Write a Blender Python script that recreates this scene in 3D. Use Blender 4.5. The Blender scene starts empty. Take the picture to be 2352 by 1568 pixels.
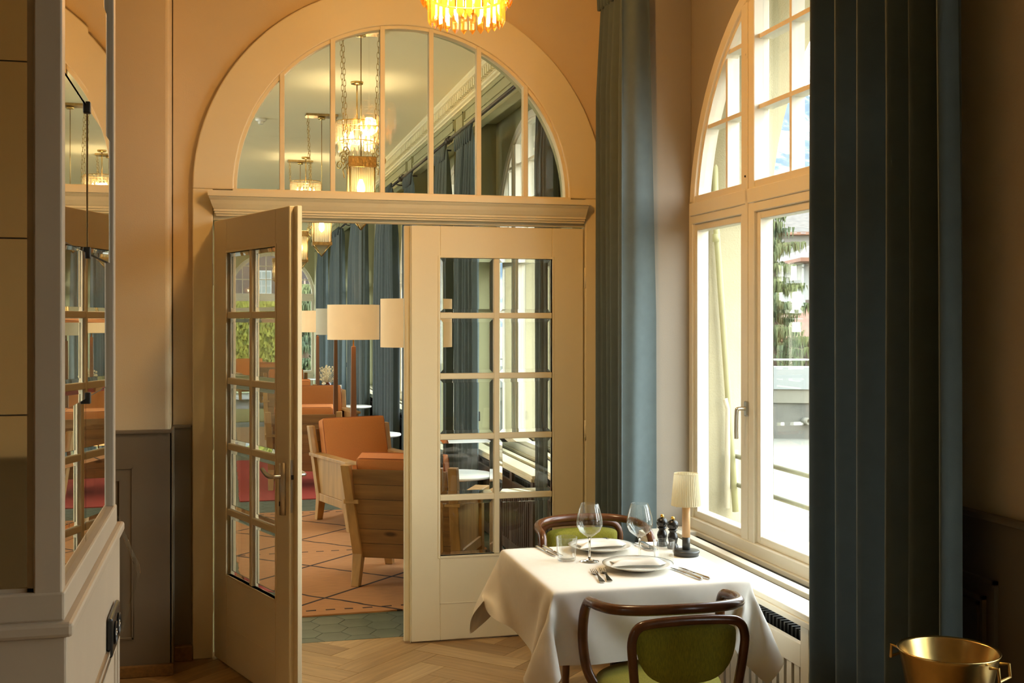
import bpy, math, random
from mathutils import Vector, Matrix
R = math.radians
scene = bpy.context.scene
COL = scene.collection
random.seed(7)

# ---------------------------------------------------------------- camera
cam_d = bpy.data.cameras.new('camera')
cam = bpy.data.objects.new('camera', cam_d); COL.objects.link(cam)
cam.location = (0, 0, 1.70)
cam.rotation_euler = (R(90), 0, R(-14.0))
cam_d.sensor_width = 36; cam_d.lens = 36*2631/2352
cam_d.shift_y = -49/2352
cam_d.clip_start = .05; cam_d.clip_end = 6000
scene.camera = cam

# ---------------------------------------------------------------- world, lights, exposure
w = bpy.data.worlds.new('world'); scene.world = w; w.use_nodes = True
nt = w.node_tree; nt.nodes.clear()
wo = nt.nodes.new('ShaderNodeOutputWorld'); bg = nt.nodes.new('ShaderNodeBackground')
tc = nt.nodes.new('ShaderNodeTexCoord'); sx = nt.nodes.new('ShaderNodeSeparateXYZ')
rp = nt.nodes.new('ShaderNodeValToRGB')
rp.color_ramp.elements[0].position = 0.0; rp.color_ramp.elements[0].color = (1.0, .98, .93, 1)
rp.color_ramp.elements[1].position = .9; rp.color_ramp.elements[1].color = (.72, .86, 1.0, 1)
nt.links.new(tc.outputs['Generated'], sx.inputs[0]); nt.links.new(sx.outputs['Z'], rp.inputs[0])
nt.links.new(rp.outputs[0], bg.inputs['Color']); nt.links.new(bg.outputs[0], wo.inputs[0])
bg.inputs['Strength'].default_value = 3.9
EXPOSURE = 1.62
scene.view_settings.view_transform = 'Standard'; scene.view_settings.look = 'None'
scene.view_settings.exposure = EXPOSURE; scene.view_settings.gamma = 1
scene.view_settings.use_curve_mapping = False
scene.cycles.max_bounces = 10; scene.cycles.diffuse_bounces = 5; scene.cycles.glossy_bounces = 5
scene.cycles.transparent_max_bounces = 24; scene.cycles.transmission_bounces = 10
scene.cycles.caustics_refractive = False; scene.cycles.caustics_reflective = False
scene.cycles.sample_clamp_indirect = 6
scene.cycles.use_denoising = True
SUN_E = 0.5
sd = bpy.data.lights.new('sun', 'SUN'); so = bpy.data.objects.new('sun', sd); COL.objects.link(so)
sd.energy = SUN_E; sd.angle = R(3); sd.color = (1, .93, .8); so.rotation_euler = (R(38), 0, R(-120)); so.location = (12, 0, 12)
def portal(x, y, z, sx_, sz_, rot):
    l = bpy.data.lights.new('window_portal', 'AREA'); o = bpy.data.objects.new('window_portal', l); COL.objects.link(o)
    l.shape = 'RECTANGLE'; l.size = sx_; l.size_y = sz_; l.cycles.is_portal = True
    o.location = (x, y, z); o.rotation_euler = rot
def lamp(x, y, z, e, col, r=.05, name='lamp_light'):
    l = bpy.data.lights.new(name, 'POINT'); o = bpy.data.objects.new(name, l); COL.objects.link(o)
    l.energy = e; l.color = col; l.shadow_soft_size = r; o.location = (x, y, z)
    return o
WYC = [4.27, 1.30] + [8.62 + 2.85*k for k in range(7)]      # window centres along the window wall
for yc in WYC: portal(2.78, yc, 1.95, 2.4, 2.7, (R(90), 0, R(90)))
for yc in (8.2, 12.2, 16.2, 20.2, 24.2): portal(-4.32, yc, 1.95, 2.4, 2.7, (R(90), 0, R(-90)))
portal(1.03, 27.9, 1.95, 2.3, 2.7, (R(90), 0, R(180)))

# ---------------------------------------------------------------- materials
MATS = {}
def mat(name, col, rough=.6, metal=0, var=.06, scale=8, bump=.0, bscale=60, spec=.5, stretch=None, col2=None, thr=None, sheen=0, trans=0, emit=None):
    if name in MATS: return MATS[name]
    m = bpy.data.materials.new(name); m.use_nodes = True; n = m.node_tree; p = n.nodes['Principled BSDF']
    p.inputs['Roughness'].default_value = rough; p.inputs['Metallic'].default_value = metal
    p.inputs['Specular IOR Level'].default_value = spec
    if sheen: p.inputs['Sheen Weight'].default_value = sheen; p.inputs['Sheen Roughness'].default_value = .4
    t = n.nodes.new('ShaderNodeTexCoord'); mp = n.nodes.new('ShaderNodeMapping')
    if stretch: mp.inputs['Scale'].default_value = stretch
    n.links.new(t.outputs['Object'], mp.inputs[0])
    ns = n.nodes.new('ShaderNodeTexNoise'); ns.inputs['Scale'].default_value = scale; ns.inputs['Detail'].default_value = 5
    n.links.new(mp.outputs[0], ns.inputs['Vector'])
    r = n.nodes.new('ShaderNodeValToRGB')
    c2 = col2 or tuple(min(1, c*(1+var)) for c in col); c1 = col if col2 else tuple(c*(1-var) for c in col)
    a, b = thr or (.3, .7)
    r.color_ramp.elements[0].position = a; r.color_ramp.elements[1].position = b
    r.color_ramp.elements[0].color = (*c1, 1); r.color_ramp.elements[1].color = (*c2, 1)
    n.links.new(ns.outputs[0], r.inputs[0]); n.links.new(r.outputs[0], p.inputs['Base Color'])
    if bump:
        nb = n.nodes.new('ShaderNodeTexNoise'); nb.inputs['Scale'].default_value = bscale; nb.inputs['Detail'].default_value = 3
        n.links.new(mp.outputs[0], nb.inputs['Vector'])
        bp = n.nodes.new('ShaderNodeBump'); bp.inputs['Strength'].default_value = bump; bp.inputs['Distance'].default_value = .004
        n.links.new(nb.outputs[0], bp.inputs['Height']); n.links.new(bp.outputs[0], p.inputs['Normal'])
    if trans:
        tr = n.nodes.new('ShaderNodeBsdfTranslucent'); mx = n.nodes.new('ShaderNodeMixShader'); mx.inputs[0].default_value = trans
        out = n.nodes['Material Output']; n.links.new(r.outputs[0], tr.inputs[0])
        n.links.new(p.outputs[0], mx.inputs[1]); n.links.new(tr.outputs[0], mx.inputs[2]); n.links.new(mx.outputs[0], out.inputs[0])
    if emit:
        p.inputs['Emission Color'].default_value = (*emit[0], 1); p.inputs['Emission Strength'].default_value = emit[1]
    MATS[name] = m; return m
def clear(name, tint=(1, 1, 1), base=.04, gain=.9, rough=0.0, milk=0):
    """clear glass sheet: tinted transparency and a mirror that grows at grazing angles"""
    m = bpy.data.materials.new(name); m.use_nodes = True; n = m.node_tree; n.nodes.clear()
    o = n.nodes.new('ShaderNodeOutputMaterial'); t = n.nodes.new('ShaderNodeBsdfTransparent'); g = n.nodes.new('ShaderNodeBsdfGlossy')
    g.inputs['Roughness'].default_value = rough; t.inputs[0].default_value = (*tint, 1)
    lw = n.nodes.new('ShaderNodeLayerWeight'); lw.inputs[0].default_value = .5
    pw = n.nodes.new('ShaderNodeMath'); pw.operation = 'POWER'; pw.inputs[1].default_value = 4.0
    ma = n.nodes.new('ShaderNodeMath'); ma.operation = 'MULTIPLY_ADD'; ma.inputs[1].default_value = gain; ma.inputs[2].default_value = base
    mx = n.nodes.new('ShaderNodeMixShader')
    n.links.new(lw.outputs['Facing'], pw.inputs[0]); n.links.new(pw.outputs[0], ma.inputs[0]); n.links.new(ma.outputs[0], mx.inputs[0])
    first = t
    if milk:
        d = n.nodes.new('ShaderNodeBsdfTranslucent'); d.inputs[0].default_value = (*tint, 1); m2 = n.nodes.new('ShaderNodeMixShader'); m2.inputs[0].default_value = milk
        n.links.new(t.outputs[0], m2.inputs[1]); n.links.new(d.outputs[0], m2.inputs[2]); first = m2
    n.links.new(first.outputs[0], mx.inputs[1]); n.links.new(g.outputs[0], mx.inputs[2]); n.links.new(mx.outputs[0], o.inputs[0])
    return m
def emis(name, col, s):
    m = bpy.data.materials.new(name); m.use_nodes = True; p = m.node_tree.nodes['Principled BSDF']
    p.inputs['Base Color'].default_value = (*col, 1); p.inputs['Emission Color'].default_value = (*col, 1); p.inputs['Emission Strength'].default_value = s
    return m
PLASTER = mat('beige_plaster', (.62, .50, .32), .85, bump=.12, bscale=180, var=.03, scale=2)
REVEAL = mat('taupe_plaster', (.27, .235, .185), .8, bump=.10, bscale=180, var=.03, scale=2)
GREEN = mat('sage_green_paint', (.36, .35, .19), .75, bump=.06, bscale=120, var=.03, scale=2)
CEIL = mat('ivory_ceiling', (.80, .73, .48), .9, bump=.05, bscale=90, var=.02, scale=1)
CREAM = mat('cream_paint', (.74, .65, .43), .42, bump=.05, bscale=40, var=.02, scale=3)
CREAMW = mat('white_window_paint', (.74, .69, .56), .4, var=.02, scale=3)
WAINS = mat('taupe_panel_paint', (.16, .127, .085), .5, var=.05, scale=3, bump=.03)
CABP = mat('mauve_taupe_paint', (.44, .355, .25), .45, var=.04, scale=6, bump=.05, bscale=30)
STUCCO = mat('cream_stucco', (.40, .35, .215), .9, bump=.5, bscale=130, var=.05, scale=5)
STONE = mat('concrete', (.11, .105, .085), .9, bump=.4, bscale=40, col2=(.055, .055, .045), thr=(.45, .8), scale=2.5)
PALE = mat('pale_paving', (.15, .14, .105), .9, bump=.2, bscale=20, var=.08, scale=1)
OAKF = mat('oak_floor', (.36, .215, .085), .38, var=.22, scale=3, stretch=(1, 14, 14), bump=.06, bscale=12)
OAKF2 = mat('oak_floor_dark', (.28, .16, .060), .38, var=.22, scale=3, stretch=(1, 14, 14), bump=.06, bscale=12)
OAKF3 = mat('oak_floor_light', (.43, .27, .115), .38, var=.2, scale=3, stretch=(1, 14, 14), bump=.06, bscale=12)
SKIRT = mat('oak_skirting', (.22, .11, .03), .45, var=.2, scale=4, stretch=(14, 1, 14))
JOINT = mat('dark_joint', (.08, .05, .025), .9)
HEXT = mat('green_grey_tile', (.115, .135, .095), .5, var=.14, scale=5, bump=.1, bscale=30)
HEXJ = mat('tile_grout', (.045, .055, .04), .9)
VELVET = mat('blue_velvet', (.085, .115, .118), .85, var=.05, scale=20, bump=.08, bscale=300, sheen=.2, trans=.07)
VELVETL = mat('blue_velvet_backlit_cloth', (.085, .115, .125), .85, var=.05, scale=20, bump=.08, bscale=300, sheen=.2, trans=.35)
ORANGE = mat('orange_wool', (.62, .21, .045), .85, var=.08, scale=260, bump=.35, bscale=500, sheen=.05)
RUSTW = mat('rust_piping', (.36, .095, .022), .85)
PINE = mat('knotty_pine_shaded', (.27, .135, .042), .5, var=.25, scale=2.4, stretch=(1, 9, 9), bump=.06, bscale=12)  # board colour darkened to stand in for shade on the chair backs
def knots(m):
    n = m.node_tree; p = n.nodes['Principled BSDF']; src = p.inputs['Base Color'].links[0].from_socket
    t = n.nodes.new('ShaderNodeTexCoord'); mp = n.nodes.new('ShaderNodeMapping'); mp.inputs['Scale'].default_value = (3.2, 4, 8)
    v = n.nodes.new('ShaderNodeTexVoronoi'); v.inputs['Scale'].default_value = 1.0; v.inputs['Randomness'].default_value = 1
    r = n.nodes.new('ShaderNodeValToRGB'); r.color_ramp.elements[0].position = .07; r.color_ramp.elements[0].color = (.18, .12, .08, 1); r.color_ramp.elements[1].position = .17; r.color_ramp.elements[1].color = (1, 1, 1, 1)
    mx = n.nodes.new('ShaderNodeMixRGB'); mx.blend_type = 'MULTIPLY'; mx.inputs[0].default_value = .85
    n.links.new(t.outputs['Object'], mp.inputs[0]); n.links.new(mp.outputs[0], v.inputs['Vector']); n.links.new(v.outputs['Distance'], r.inputs[0])
    n.links.new(src, mx.inputs[1]); n.links.new(r.outputs[0], mx.inputs[2]); n.links.new(mx.outputs[0], p.inputs['Base Color'])
knots(PINE)
PINEV = mat('pine_upright', (.43, .235, .072), .5, var=.2, scale=2.4, stretch=(9, 9, 1), bump=.06, bscale=12)
WALN = mat('lamp_post_wood', (.20, .085, .028), .45, var=.2, scale=3, stretch=(9, 9, 1))
BENT = mat('bent_walnut', (.105, .038, .014), .22, var=.25, scale=6, stretch=(3, 3, 3))
GREENV = mat('olive_velvet', (.22, .205, .008), .8, var=.25, scale=60, stretch=(6, 6, 1), bump=.3, bscale=120, sheen=.06)
LINEN = mat('white_linen', (.82, .78, .70), .85, var=.015, scale=40, bump=.06, bscale=600)
PORC = mat('white_porcelain', (.84, .82, .75), .12, var=.01)
RIMM = mat('dark_green_rim', (.05, .07, .05), .3)
STEEL = mat('polished_steel', (.62, .59, .52), .16, 1, var=.03)
NICKEL = mat('satin_nickel', (.55, .52, .45), .32, 1, var=.03)
BRASS = mat('aged_brass', (.55, .36, .12), .25, 1, var=.15, scale=20)
BRASSH = mat('hammered_brass', (.42, .30, .14), .3, 1, var=.3, scale=40, bump=.6, bscale=60)
GOLD = mat('gold_knob', (.80, .50, .10), .2, 1, var=.02)
BLACK = mat('black_lacquer', (.012, .011, .010), .25, var=.05)
DARK = mat('dark_metal', (.035, .032, .028), .4, .6, var=.05)
MUSH = mat('dark_grey_metal', (.07, .07, .065), .35, .4, var=.05)
IVORY = mat('ivory_pleated_shade', (.80, .72, .50), .8, var=.02, trans=.3)
BEECH = mat('pale_beech', (.66, .40, .19), .45, var=.08, scale=6, stretch=(8, 8, 1))
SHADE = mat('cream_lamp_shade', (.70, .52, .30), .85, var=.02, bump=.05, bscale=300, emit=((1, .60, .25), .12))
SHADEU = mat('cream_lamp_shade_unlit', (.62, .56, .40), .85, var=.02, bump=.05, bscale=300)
MIRROR = mat('antique_mirror', (.88, .77, .48), .03, 1, var=.03, scale=3)
MIRRORC = mat('clear_mirror', (.86, .82, .70), .005, 1, var=.01, scale=3)
GLASSW = clear('window_glass', (.97, .985, .975), .035, .8)
GLASSD = clear('door_glass', (.97, .98, .95), .045, .85)
BEVEL = bpy.data.materials.new('bevelled_glass'); BEVEL.use_nodes = True
_p = BEVEL.node_tree.nodes['Principled BSDF']; _p.inputs['Transmission Weight'].default_value = 1; _p.inputs['Roughness'].default_value = 0; _p.inputs['IOR'].default_value = 1.5; _p.inputs['Base Color'].default_value = (.97, .98, .95, 1)
CRYS = clear('drinking_glass', (.97, .98, .97), .06, .9, .01)
AMBER = clear('amber_crystal', (1.0, .72, .26), .14, .8, .04, milk=.03)
CLEARC = clear('clear_crystal', (1.0, .93, .80), .10, .8, .05, milk=.06)
RIBG = clear('ribbed_lantern_glass', (1, .90, .68), .08, .7, .15, milk=.30)
BULB = emis('warm_bulb', (1, .66, .28), 14)
BULBA = emis('amber_bulb', (1, .52, .14), 7)
WHITEST = mat('white_stone_top', (.80, .80, .74), .25, var=.03)
WHITEH = mat('white_render', (.20, .21, .195), .9, bump=.2, bscale=10, var=.04, scale=.6)
ROOFG = mat('grey_roof_tiles', (.085, .075, .062), .85, var=.25, scale=3, stretch=(1, 1, 4), bump=.4, bscale=12)
ROOFR = mat('rust_roof_tiles', (.13, .06, .035), .85, var=.25, scale=4)
TIMBER = mat('dark_timber', (.035, .024, .016), .8, var=.2, scale=4, stretch=(1, 1, 6))
HEDGE = mat('yellow_green_hedge', (.21, .20, .025), .8, col2=(.08, .09, .01), thr=(.35, .65), scale=6)
NEEDLE = mat('spruce_needles', (.035, .06, .03), .8, col2=(.10, .11, .03), thr=(.3, .7), scale=1.2)
BARK = mat('bark', (.12, .08, .05), .9, var=.3)
GRASS = mat('spring_grass', (.07, .085, .025), .95, var=.3, scale=.5)
FLOWER = mat('dried_flower', (.72, .58, .34), .9, var=.2, scale=30)
AMBV = clear('amber_vase_glass', (.55, .16, .03), .08, .8)
PAPER = mat('paper', (.75, .70, .6), .8, var=.03)
SLATD = mat('dark_oak_slats', (.06, .035, .018), .5, var=.2, scale=4, stretch=(9, 9, 1))
def rugmat(name, c, kind):
    m = mat(name, c, .95, var=.10, scale=10, bump=.4, bscale=260, stretch=(1, 6, 1))
    if kind != 'diamond': return m
    n = m.node_tree; L = n.links
    def M(op, a, b=None, c_=None):
        q = n.nodes.new('ShaderNodeMath'); q.operation = op
        for i, v in enumerate((a, b, c_)):
            if v is None: continue
            if isinstance(v, (int, float)): q.inputs[i].default_value = v
            else: L.new(v, q.inputs[i])
        return q.outputs[0]
    t = n.nodes.new('ShaderNodeTexCoord'); s = n.nodes.new('ShaderNodeSeparateXYZ')
    wn = n.nodes.new('ShaderNodeTexNoise'); wn.inputs['Scale'].default_value = 5; L.new(t.outputs['Object'], wn.inputs['Vector'])
    wob = M('MULTIPLY', M('SUBTRACT', wn.outputs[0], .5), .035)
    L.new(t.outputs['Object'], s.inputs[0])
    X = M('ADD', s.outputs[0], wob); Y = M('ADD', s.outputs[1], wob)
    u = M('MULTIPLY', M('ADD', X, .42), 1/.97); v = M('MULTIPLY', M('ADD', Y, 1.43), 1/.95)
    def tri(a): return M('ABSOLUTE', M('SUBTRACT', M('FRACT', M('ADD', a, 100.5)), .5))
    l1 = M('LESS_THAN', tri(M('ADD', u, v)), .016); l2 = M('LESS_THAN', tri(M('SUBTRACT', u, v)), .016)
    row = M('LESS_THAN', M('ABSOLUTE', M('SUBTRACT', M('FRACT', M('ADD', M('MULTIPLY', Y, 1/1.72), 100.5)), .5)), .0072)
    ds = M('LESS_THAN', M('FRACT', M('ADD', M('MULTIPLY', X, 1/.112), 100)), .5)
    tot = M('MINIMUM', M('ADD', M('ADD', l1, l2), M('MULTIPLY', row, ds)), 1)
    mx = n.nodes.new('ShaderNodeMixRGB'); p = n.nodes['Principled BSDF']
    src = p.inputs['Base Color'].links[0].from_socket
    L.new(tot, mx.inputs[0]); L.new(src, mx.inputs[1]); mx.inputs[2].default_value = (.045, .022, .012, 1); L.new(mx.outputs[0], p.inputs['Base Color'])
    return m
RUG1 = rugmat('orange_diamond_wool', (.52, .235, .085), 'diamond')
RUG2 = rugmat('red_wool', (.40, .045, .025), ''); RUG3 = rugmat('sand_wool', (.50, .32, .17), ''); RUG4 = rugmat('olive_wool', (.36, .34, .14), '')
def mountain_mat():
    m = mat('snowy_rock', (.03, .055, .08), .9, col2=(.20, .215, .23), thr=(.47, .58), scale=.012, stretch=(1, 1, .6))
    n = m.node_tree
    for q in n.nodes:
        if q.type == 'TEX_NOISE': q.inputs['Detail'].default_value = 12; q.inputs['Roughness'].default_value = .68
    return m
MOUNT = mountain_mat()

# ---------------------------------------------------------------- mesh helpers
class MB:
    def __init__(s): s.v = []; s.f = []; s.sm = []
    def add(s, vs, fs, smooth=False):
        b = len(s.v); s.v += [tuple(p) for p in vs]; s.f += [tuple(i+b for i in f) for f in fs]; s.sm += [smooth]*len(fs); return s
    def box(s, x0, y0, z0, x1, y1, z1):
        x0, x1 = min(x0, x1), max(x0, x1); y0, y1 = min(y0, y1), max(y0, y1); z0, z1 = min(z0, z1), max(z0, z1)
        return s.add([(x0, y0, z0), (x1, y0, z0), (x1, y1, z0), (x0, y1, z0), (x0, y0, z1), (x1, y0, z1), (x1, y1, z1), (x0, y1, z1)],
                     [(0, 3, 2, 1), (4, 5, 6, 7), (0, 1, 5, 4), (1, 2, 6, 5), (2, 3, 7, 6), (3, 0, 4, 7)])
    def hexa(s, a, b):   # two quads (lists of four points), a below b, joined
        return s.add(list(a)+list(b), [(0, 3, 2, 1), (4, 5, 6, 7), (0, 1, 5, 4), (1, 2, 6, 5), (2, 3, 7, 6), (3, 0, 4, 7)])
    def prism(s, poly, d0, d1, plane='xz'):
        n = len(poly)
        def P(p, d): return {'xz': (p[0], d, p[1]), 'yz': (d, p[0], p[1]), 'xy': (p[0], p[1], d)}[plane]
        return s.add([P(p, d0) for p in poly]+[P(p, d1) for p in poly],
                     [tuple(range(n))[::-1], tuple(range(n, 2*n))]+[(i, (i+1) % n, n+(i+1) % n, n+i) for i in range(n)])
    def tube(s, pts, r, n=8, closed=False, smooth=True, flat=1.0):
        pts = [Vector(p) for p in pts]; N = len(pts); rr = r if isinstance(r, (list, tuple)) else [r]*N
        rings = []; up = None
        for i, p in enumerate(pts):
            if closed: t = pts[(i+1) % N]-pts[i-1]
            else: t = pts[min(i+1, N-1)]-pts[max(i-1, 0)]
            t.normalize()
            if up is None:
                up = Vector((0, 0, 1)) if abs(t.z) < .9 else Vector((1, 0, 0))
            a = t.cross(up)
            if a.length < 1e-6: a = t.cross(Vector((0, 1, 0)))
            a.normalize(); up = a.cross(t); up.normalize()
            rings.append([p+(a*math.cos(2*math.pi*k/n)+up*math.sin(2*math.pi*k/n)*flat)*rr[i] for k in range(n)])
        vs = [q for g in rings for q in g]; fs = []
        for i in range(N if closed else N-1):
            j = (i+1) % N
            for k in range(n): fs.append((i*n+k, i*n+(k+1) % n, j*n+(k+1) % n, j*n+k))
        if not closed: fs += [tuple(range(n))[::-1], tuple(range((N-1)*n, N*n))]
        return s.add(vs, fs, smooth)
    def lathe(s, prof, n=24, c=(0, 0, 0), smooth=True, closed=False):
        vs = []; fs = []; N = len(prof)
        for (r, z) in prof:
            for k in range(n): vs.append((c[0]+r*math.cos(2*math.pi*k/n), c[1]+r*math.sin(2*math.pi*k/n), c[2]+z))
        for i in range(N if closed else N-1):
            j = (i+1) % N
            for k in range(n): fs.append((i*n+k, i*n+(k+1) % n, j*n+(k+1) % n, j*n+k))
        if not closed:
            if prof[0][0] > 1e-5: fs.append(tuple(range(n))[::-1])
            if prof[-1][0] > 1e-5: fs.append(tuple(range((N-1)*n, N*n)))
        return s.add(vs, fs, smooth)
    def grid(s, fn, nu, nv, smooth=True, cu=False):
        vs = [fn(i/nu, j/nv) for i in range(nu+(0 if cu else 1)) for j in range(nv+1)]; fs = []
        m_ = nu if cu else nu+1
        for i in range(nu):
            for j in range(nv): a = i*(nv+1)+j; b = ((i+1) % m_)*(nv+1)+j; fs.append((a, b, b+1, a+1))
        return s.add(vs, fs, smooth)
    def arch(s, u0, u1, z0, z1, uc, r, zs, zb, d0, d1, M, rh=None, n=28, a0=0.0):
        """slab from u0..u1, z0..z1 with an arched (or, with rh, straight-headed) hole; M maps (u,d,z) to a point"""
        h = r
        outline = []
        if rh: outline = [(uc-h, zb), (uc-h, rh), (uc+h, rh), (uc+h, zb)]
        else: outline = [(uc-h, zb)]+[(uc-h*math.cos(math.pi*i/n), zs+h*math.sin(math.pi*i/n)) for i in range(n+1)]+[(uc+h, zb)]
        top = outline[1:-1]
        for d in (d0, d1):
            q = lambda a, b, c_, e: s.add([M(p[0], d, p[1]) for p in (a, b, c_, e)], [(0, 1, 2, 3)])
            q((u0, z0), (uc-h, z0), (uc-h, z1), (u0, z1)); q((uc+h, z0), (u1, z0), (u1, z1), (uc+h, z1))
            if zb > z0: q((uc-h, z0), (uc+h, z0), (uc+h, zb), (uc-h, zb))
            for a, b in zip(top[:-1], top[1:]): q(a, b, (b[0], z1), (a[0], z1))
        loop = outline if zb <= z0 else outline+[outline[0]]
        for a, b in zip(loop[:-1], loop[1:]): s.add([M(a[0], d0, a[1]), M(b[0], d0, b[1]), M(b[0], d1, b[1]), M(a[0], d1, a[1])], [(0, 1, 2, 3)], not rh)
        for a, b in (((u0, z0), (u0, z1)), ((u0, z1), (u1, z1)), ((u1, z1), (u1, z0))):
            s.add([M(a[0], d0, a[1]), M(b[0], d0, b[1]), M(b[0], d1, b[1]), M(a[0], d1, a[1])], [(0, 1, 2, 3)])
        return s
    def ring(s, uc, zs, r0, r1, d0, d1, a0, a1, n=36):
        """flat arched band in the xz plane with thickness d0..d1"""
        pts = []
        for i in range(n+1):
            a = a0+(a1-a0)*i/n; c_, q = math.cos(a), math.sin(a)
            pts += [(uc+r0*c_, d0, zs+r0*q), (uc+r1*c_, d0, zs+r1*q), (uc+r1*c_, d1, zs+r1*q), (uc+r0*c_, d1, zs+r0*q)]
        fs = []
        for i in range(n):
            for k in range(4): fs.append((i*4+k, i*4+(k+1) % 4, (i+1)*4+(k+1) % 4, (i+1)*4+k))
        fs += [(0, 1, 2, 3), (n*4+3, n*4+2, n*4+1, n*4)]
        return s.add(pts, fs, False)
    def loft(s, quads):
        vs = [q for k in quads for q in k]; n = len(quads); fs = [(0, 3, 2, 1), tuple((n-1)*4+k for k in range(4))]
        for i in range(n-1):
            for k in range(4): fs.append((i*4+k, i*4+(k+1) % 4, (i+1)*4+(k+1) % 4, (i+1)*4+k))
        return s.add(vs, fs)
    def join(s, o, M): return s.add([M @ Vector(p) for p in o.v], o.f, o.sm[0] if o.sm else False)
    def mesh(s, name):
        m = bpy.data.meshes.new(name); m.from_pydata(s.v, [], s.f); m.polygons.foreach_set('use_smooth', s.sm)
        return m
def obj(name, mb, m, parent=None, loc=(0, 0, 0), rot=(0, 0, 0), bevel=0, seg=2, sub=0, label=None, kind=None, mesh=None, fix=True):
    me = mesh or mb.mesh(name)
    if mesh is None:
        me.materials.append(m)
        if fix:
            import bmesh
            b = bmesh.new(); b.from_mesh(me); bmesh.ops.remove_doubles(b, verts=b.verts, dist=1e-5); bmesh.ops.recalc_face_normals(b, faces=b.faces); b.to_mesh(me); b.free()
    o = bpy.data.objects.new(name, me); COL.objects.link(o); o.location = loc; o.rotation_euler = rot
    if parent: o.parent = parent
    if bevel:
        q = o.modifiers.new('bevel', 'BEVEL'); q.width = bevel; q.segments = seg; q.limit_method = 'ANGLE'; q.angle_limit = R(40)
        q.harden_normals = False
    if sub: q = o.modifiers.new('sub', 'SUBSURF'); q.levels = sub; q.render_levels = sub
    if label: o['label'] = label
    if kind: o['kind'] = kind
    return o
def tag(o, label, cat, group=None, kind=None):
    o['label'] = label; o['category'] = cat
    if group: o['group'] = group
    if kind: o['kind'] = kind
    return o
def thing(name, label, cat, loc=(0, 0, 0), rz=0, group=None, kind=None):
    o = bpy.data.objects.new(name, None); COL.objects.link(o); o.location = loc; o.rotation_euler = (0, 0, rz); o.empty_display_size = .1
    return tag(o, label, cat, group, kind)
def copy_tree(o, parent=None):
    c = o.copy(); COL.objects.link(c)
    if parent: c.parent = parent
    for ch in list(o.children): copy_tree(ch, c)
    return c
def clone(o, label, loc, rz, group=None):
    c = copy_tree(o); c['label'] = label; c.location = loc; c.rotation_euler = (0, 0, rz)
    if group: c['group'] = group
    return c
def B(*a): return MB().box(*a)
def smoothpath(pts, k=6):
    P = [Vector(p) for p in pts]; out = []
    for i in range(len(P)-1):
        p0 = P[max(i-1, 0)]; p1 = P[i]; p2 = P[i+1]; p3 = P[min(i+2, len(P)-1)]
        for j in range(k):
            t = j/k; out.append(.5*((2*p1)+(p2-p0)*t+(2*p0-5*p1+4*p2-p3)*t*t+(3*p1-p0-3*p2+p3)*t**3))
    return out+[P[-1]]
# ---------------------------------------------------------------- floor, walls, ceiling
def clip(poly, x0, y0, x1, y1):
    for ax, lim, sg in ((0, x0, 1), (0, x1, -1), (1, y0, 1), (1, y1, -1)):
        out = []
        for i in range(len(poly)):
            a, b = poly[i-1], poly[i]; ia = sg*(a[ax]-lim) >= 0; ib = sg*(b[ax]-lim) >= 0
            if ia != ib:
                t = (lim-a[ax])/(b[ax]-a[ax]); out.append((a[0]+t*(b[0]-a[0]), a[1]+t*(b[1]-a[1])))
            if ib: out.append(b)
        poly = out
        if len(poly) < 3: return []
    return poly
FX0, FX1, FY0, FY1, TH = -3.5, 2.30, -.9, 6.10, 6.12
floor = tag(obj('floor', B(FX0, FY0, -.12, FX1, TH, -.004), JOINT), 'pale oak herringbone floor of the dining room around the laid table', 'floor', kind='structure')
W_, L_ = .15, .60
c45 = math.sqrt(.5); planks = []
for k in range(-60, 61):
    for b in range(-14, 15):
        for t in (0, 1):
            x0, y0 = k*W_+b*L_, k*W_-b*L_
            q = [(x0, y0), (x0+L_, y0), (x0+L_, y0+W_), (x0, y0+W_)] if t == 0 else [(x0+L_, y0+W_-L_), (x0+L_+W_, y0+W_-L_), (x0+L_+W_, y0+W_), (x0+L_, y0+W_)]
            g = .0011; cx = sum(p[0] for p in q)/4; cy = sum(p[1] for p in q)/4
            q = [(p[0]+(g if p[0] < cx else -g), p[1]+(g if p[1] < cy else -g)) for p in q]
            q = [((p[0]-p[1])*c45+.62, (p[0]+p[1])*c45+4.9) for p in q]
            q = clip(q, FX0, FY0, FX1, TH-.004)
            if q: planks.append((sum((p[0]-.9)**2+(p[1]-5)**2 for p in q)/len(q), q, t))
planks.sort(key=lambda a: a[0])
for i, (d, q, t) in enumerate(planks[:290]):
    cx = sum(p[0] for p in q)/len(q); cy = sum(p[1] for p in q)/len(q)
    a = R(45) if t == 0 else R(135); ca, sa = math.cos(-a), math.sin(-a)
    q2 = [((p[0]-cx)*ca-(p[1]-cy)*sa, (p[0]-cx)*sa+(p[1]-cy)*ca) for p in q]
    obj('plank', MB().prism(q2, -.004, random.uniform(-.0003, .0003), 'xy'), random.choice((OAKF, OAKF, OAKF2, OAKF3)), floor, (cx, cy, 0), (0, 0, a), fix=False)
far = MB()
for d, q, t in planks[290:]: far.prism(q, -.004, 0, 'xy')
if far.v: obj('plank_field', far, OAKF, floor, kind='stuff')
LX0, LX1, LY1, CZ = -4.0, 2.02, 27.5, 3.72
lfl = tag(obj('floor', B(LX0, TH, -.12, 2.30, LY1, -.004), HEXJ), 'grey-green hexagonal tile floor of the lounge beyond the doors', 'floor', kind='structure')
hr = .098; hx, hy = hr*1.5, hr*math.sqrt(3); near = 0; rest = MB(); tilemesh = None
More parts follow.
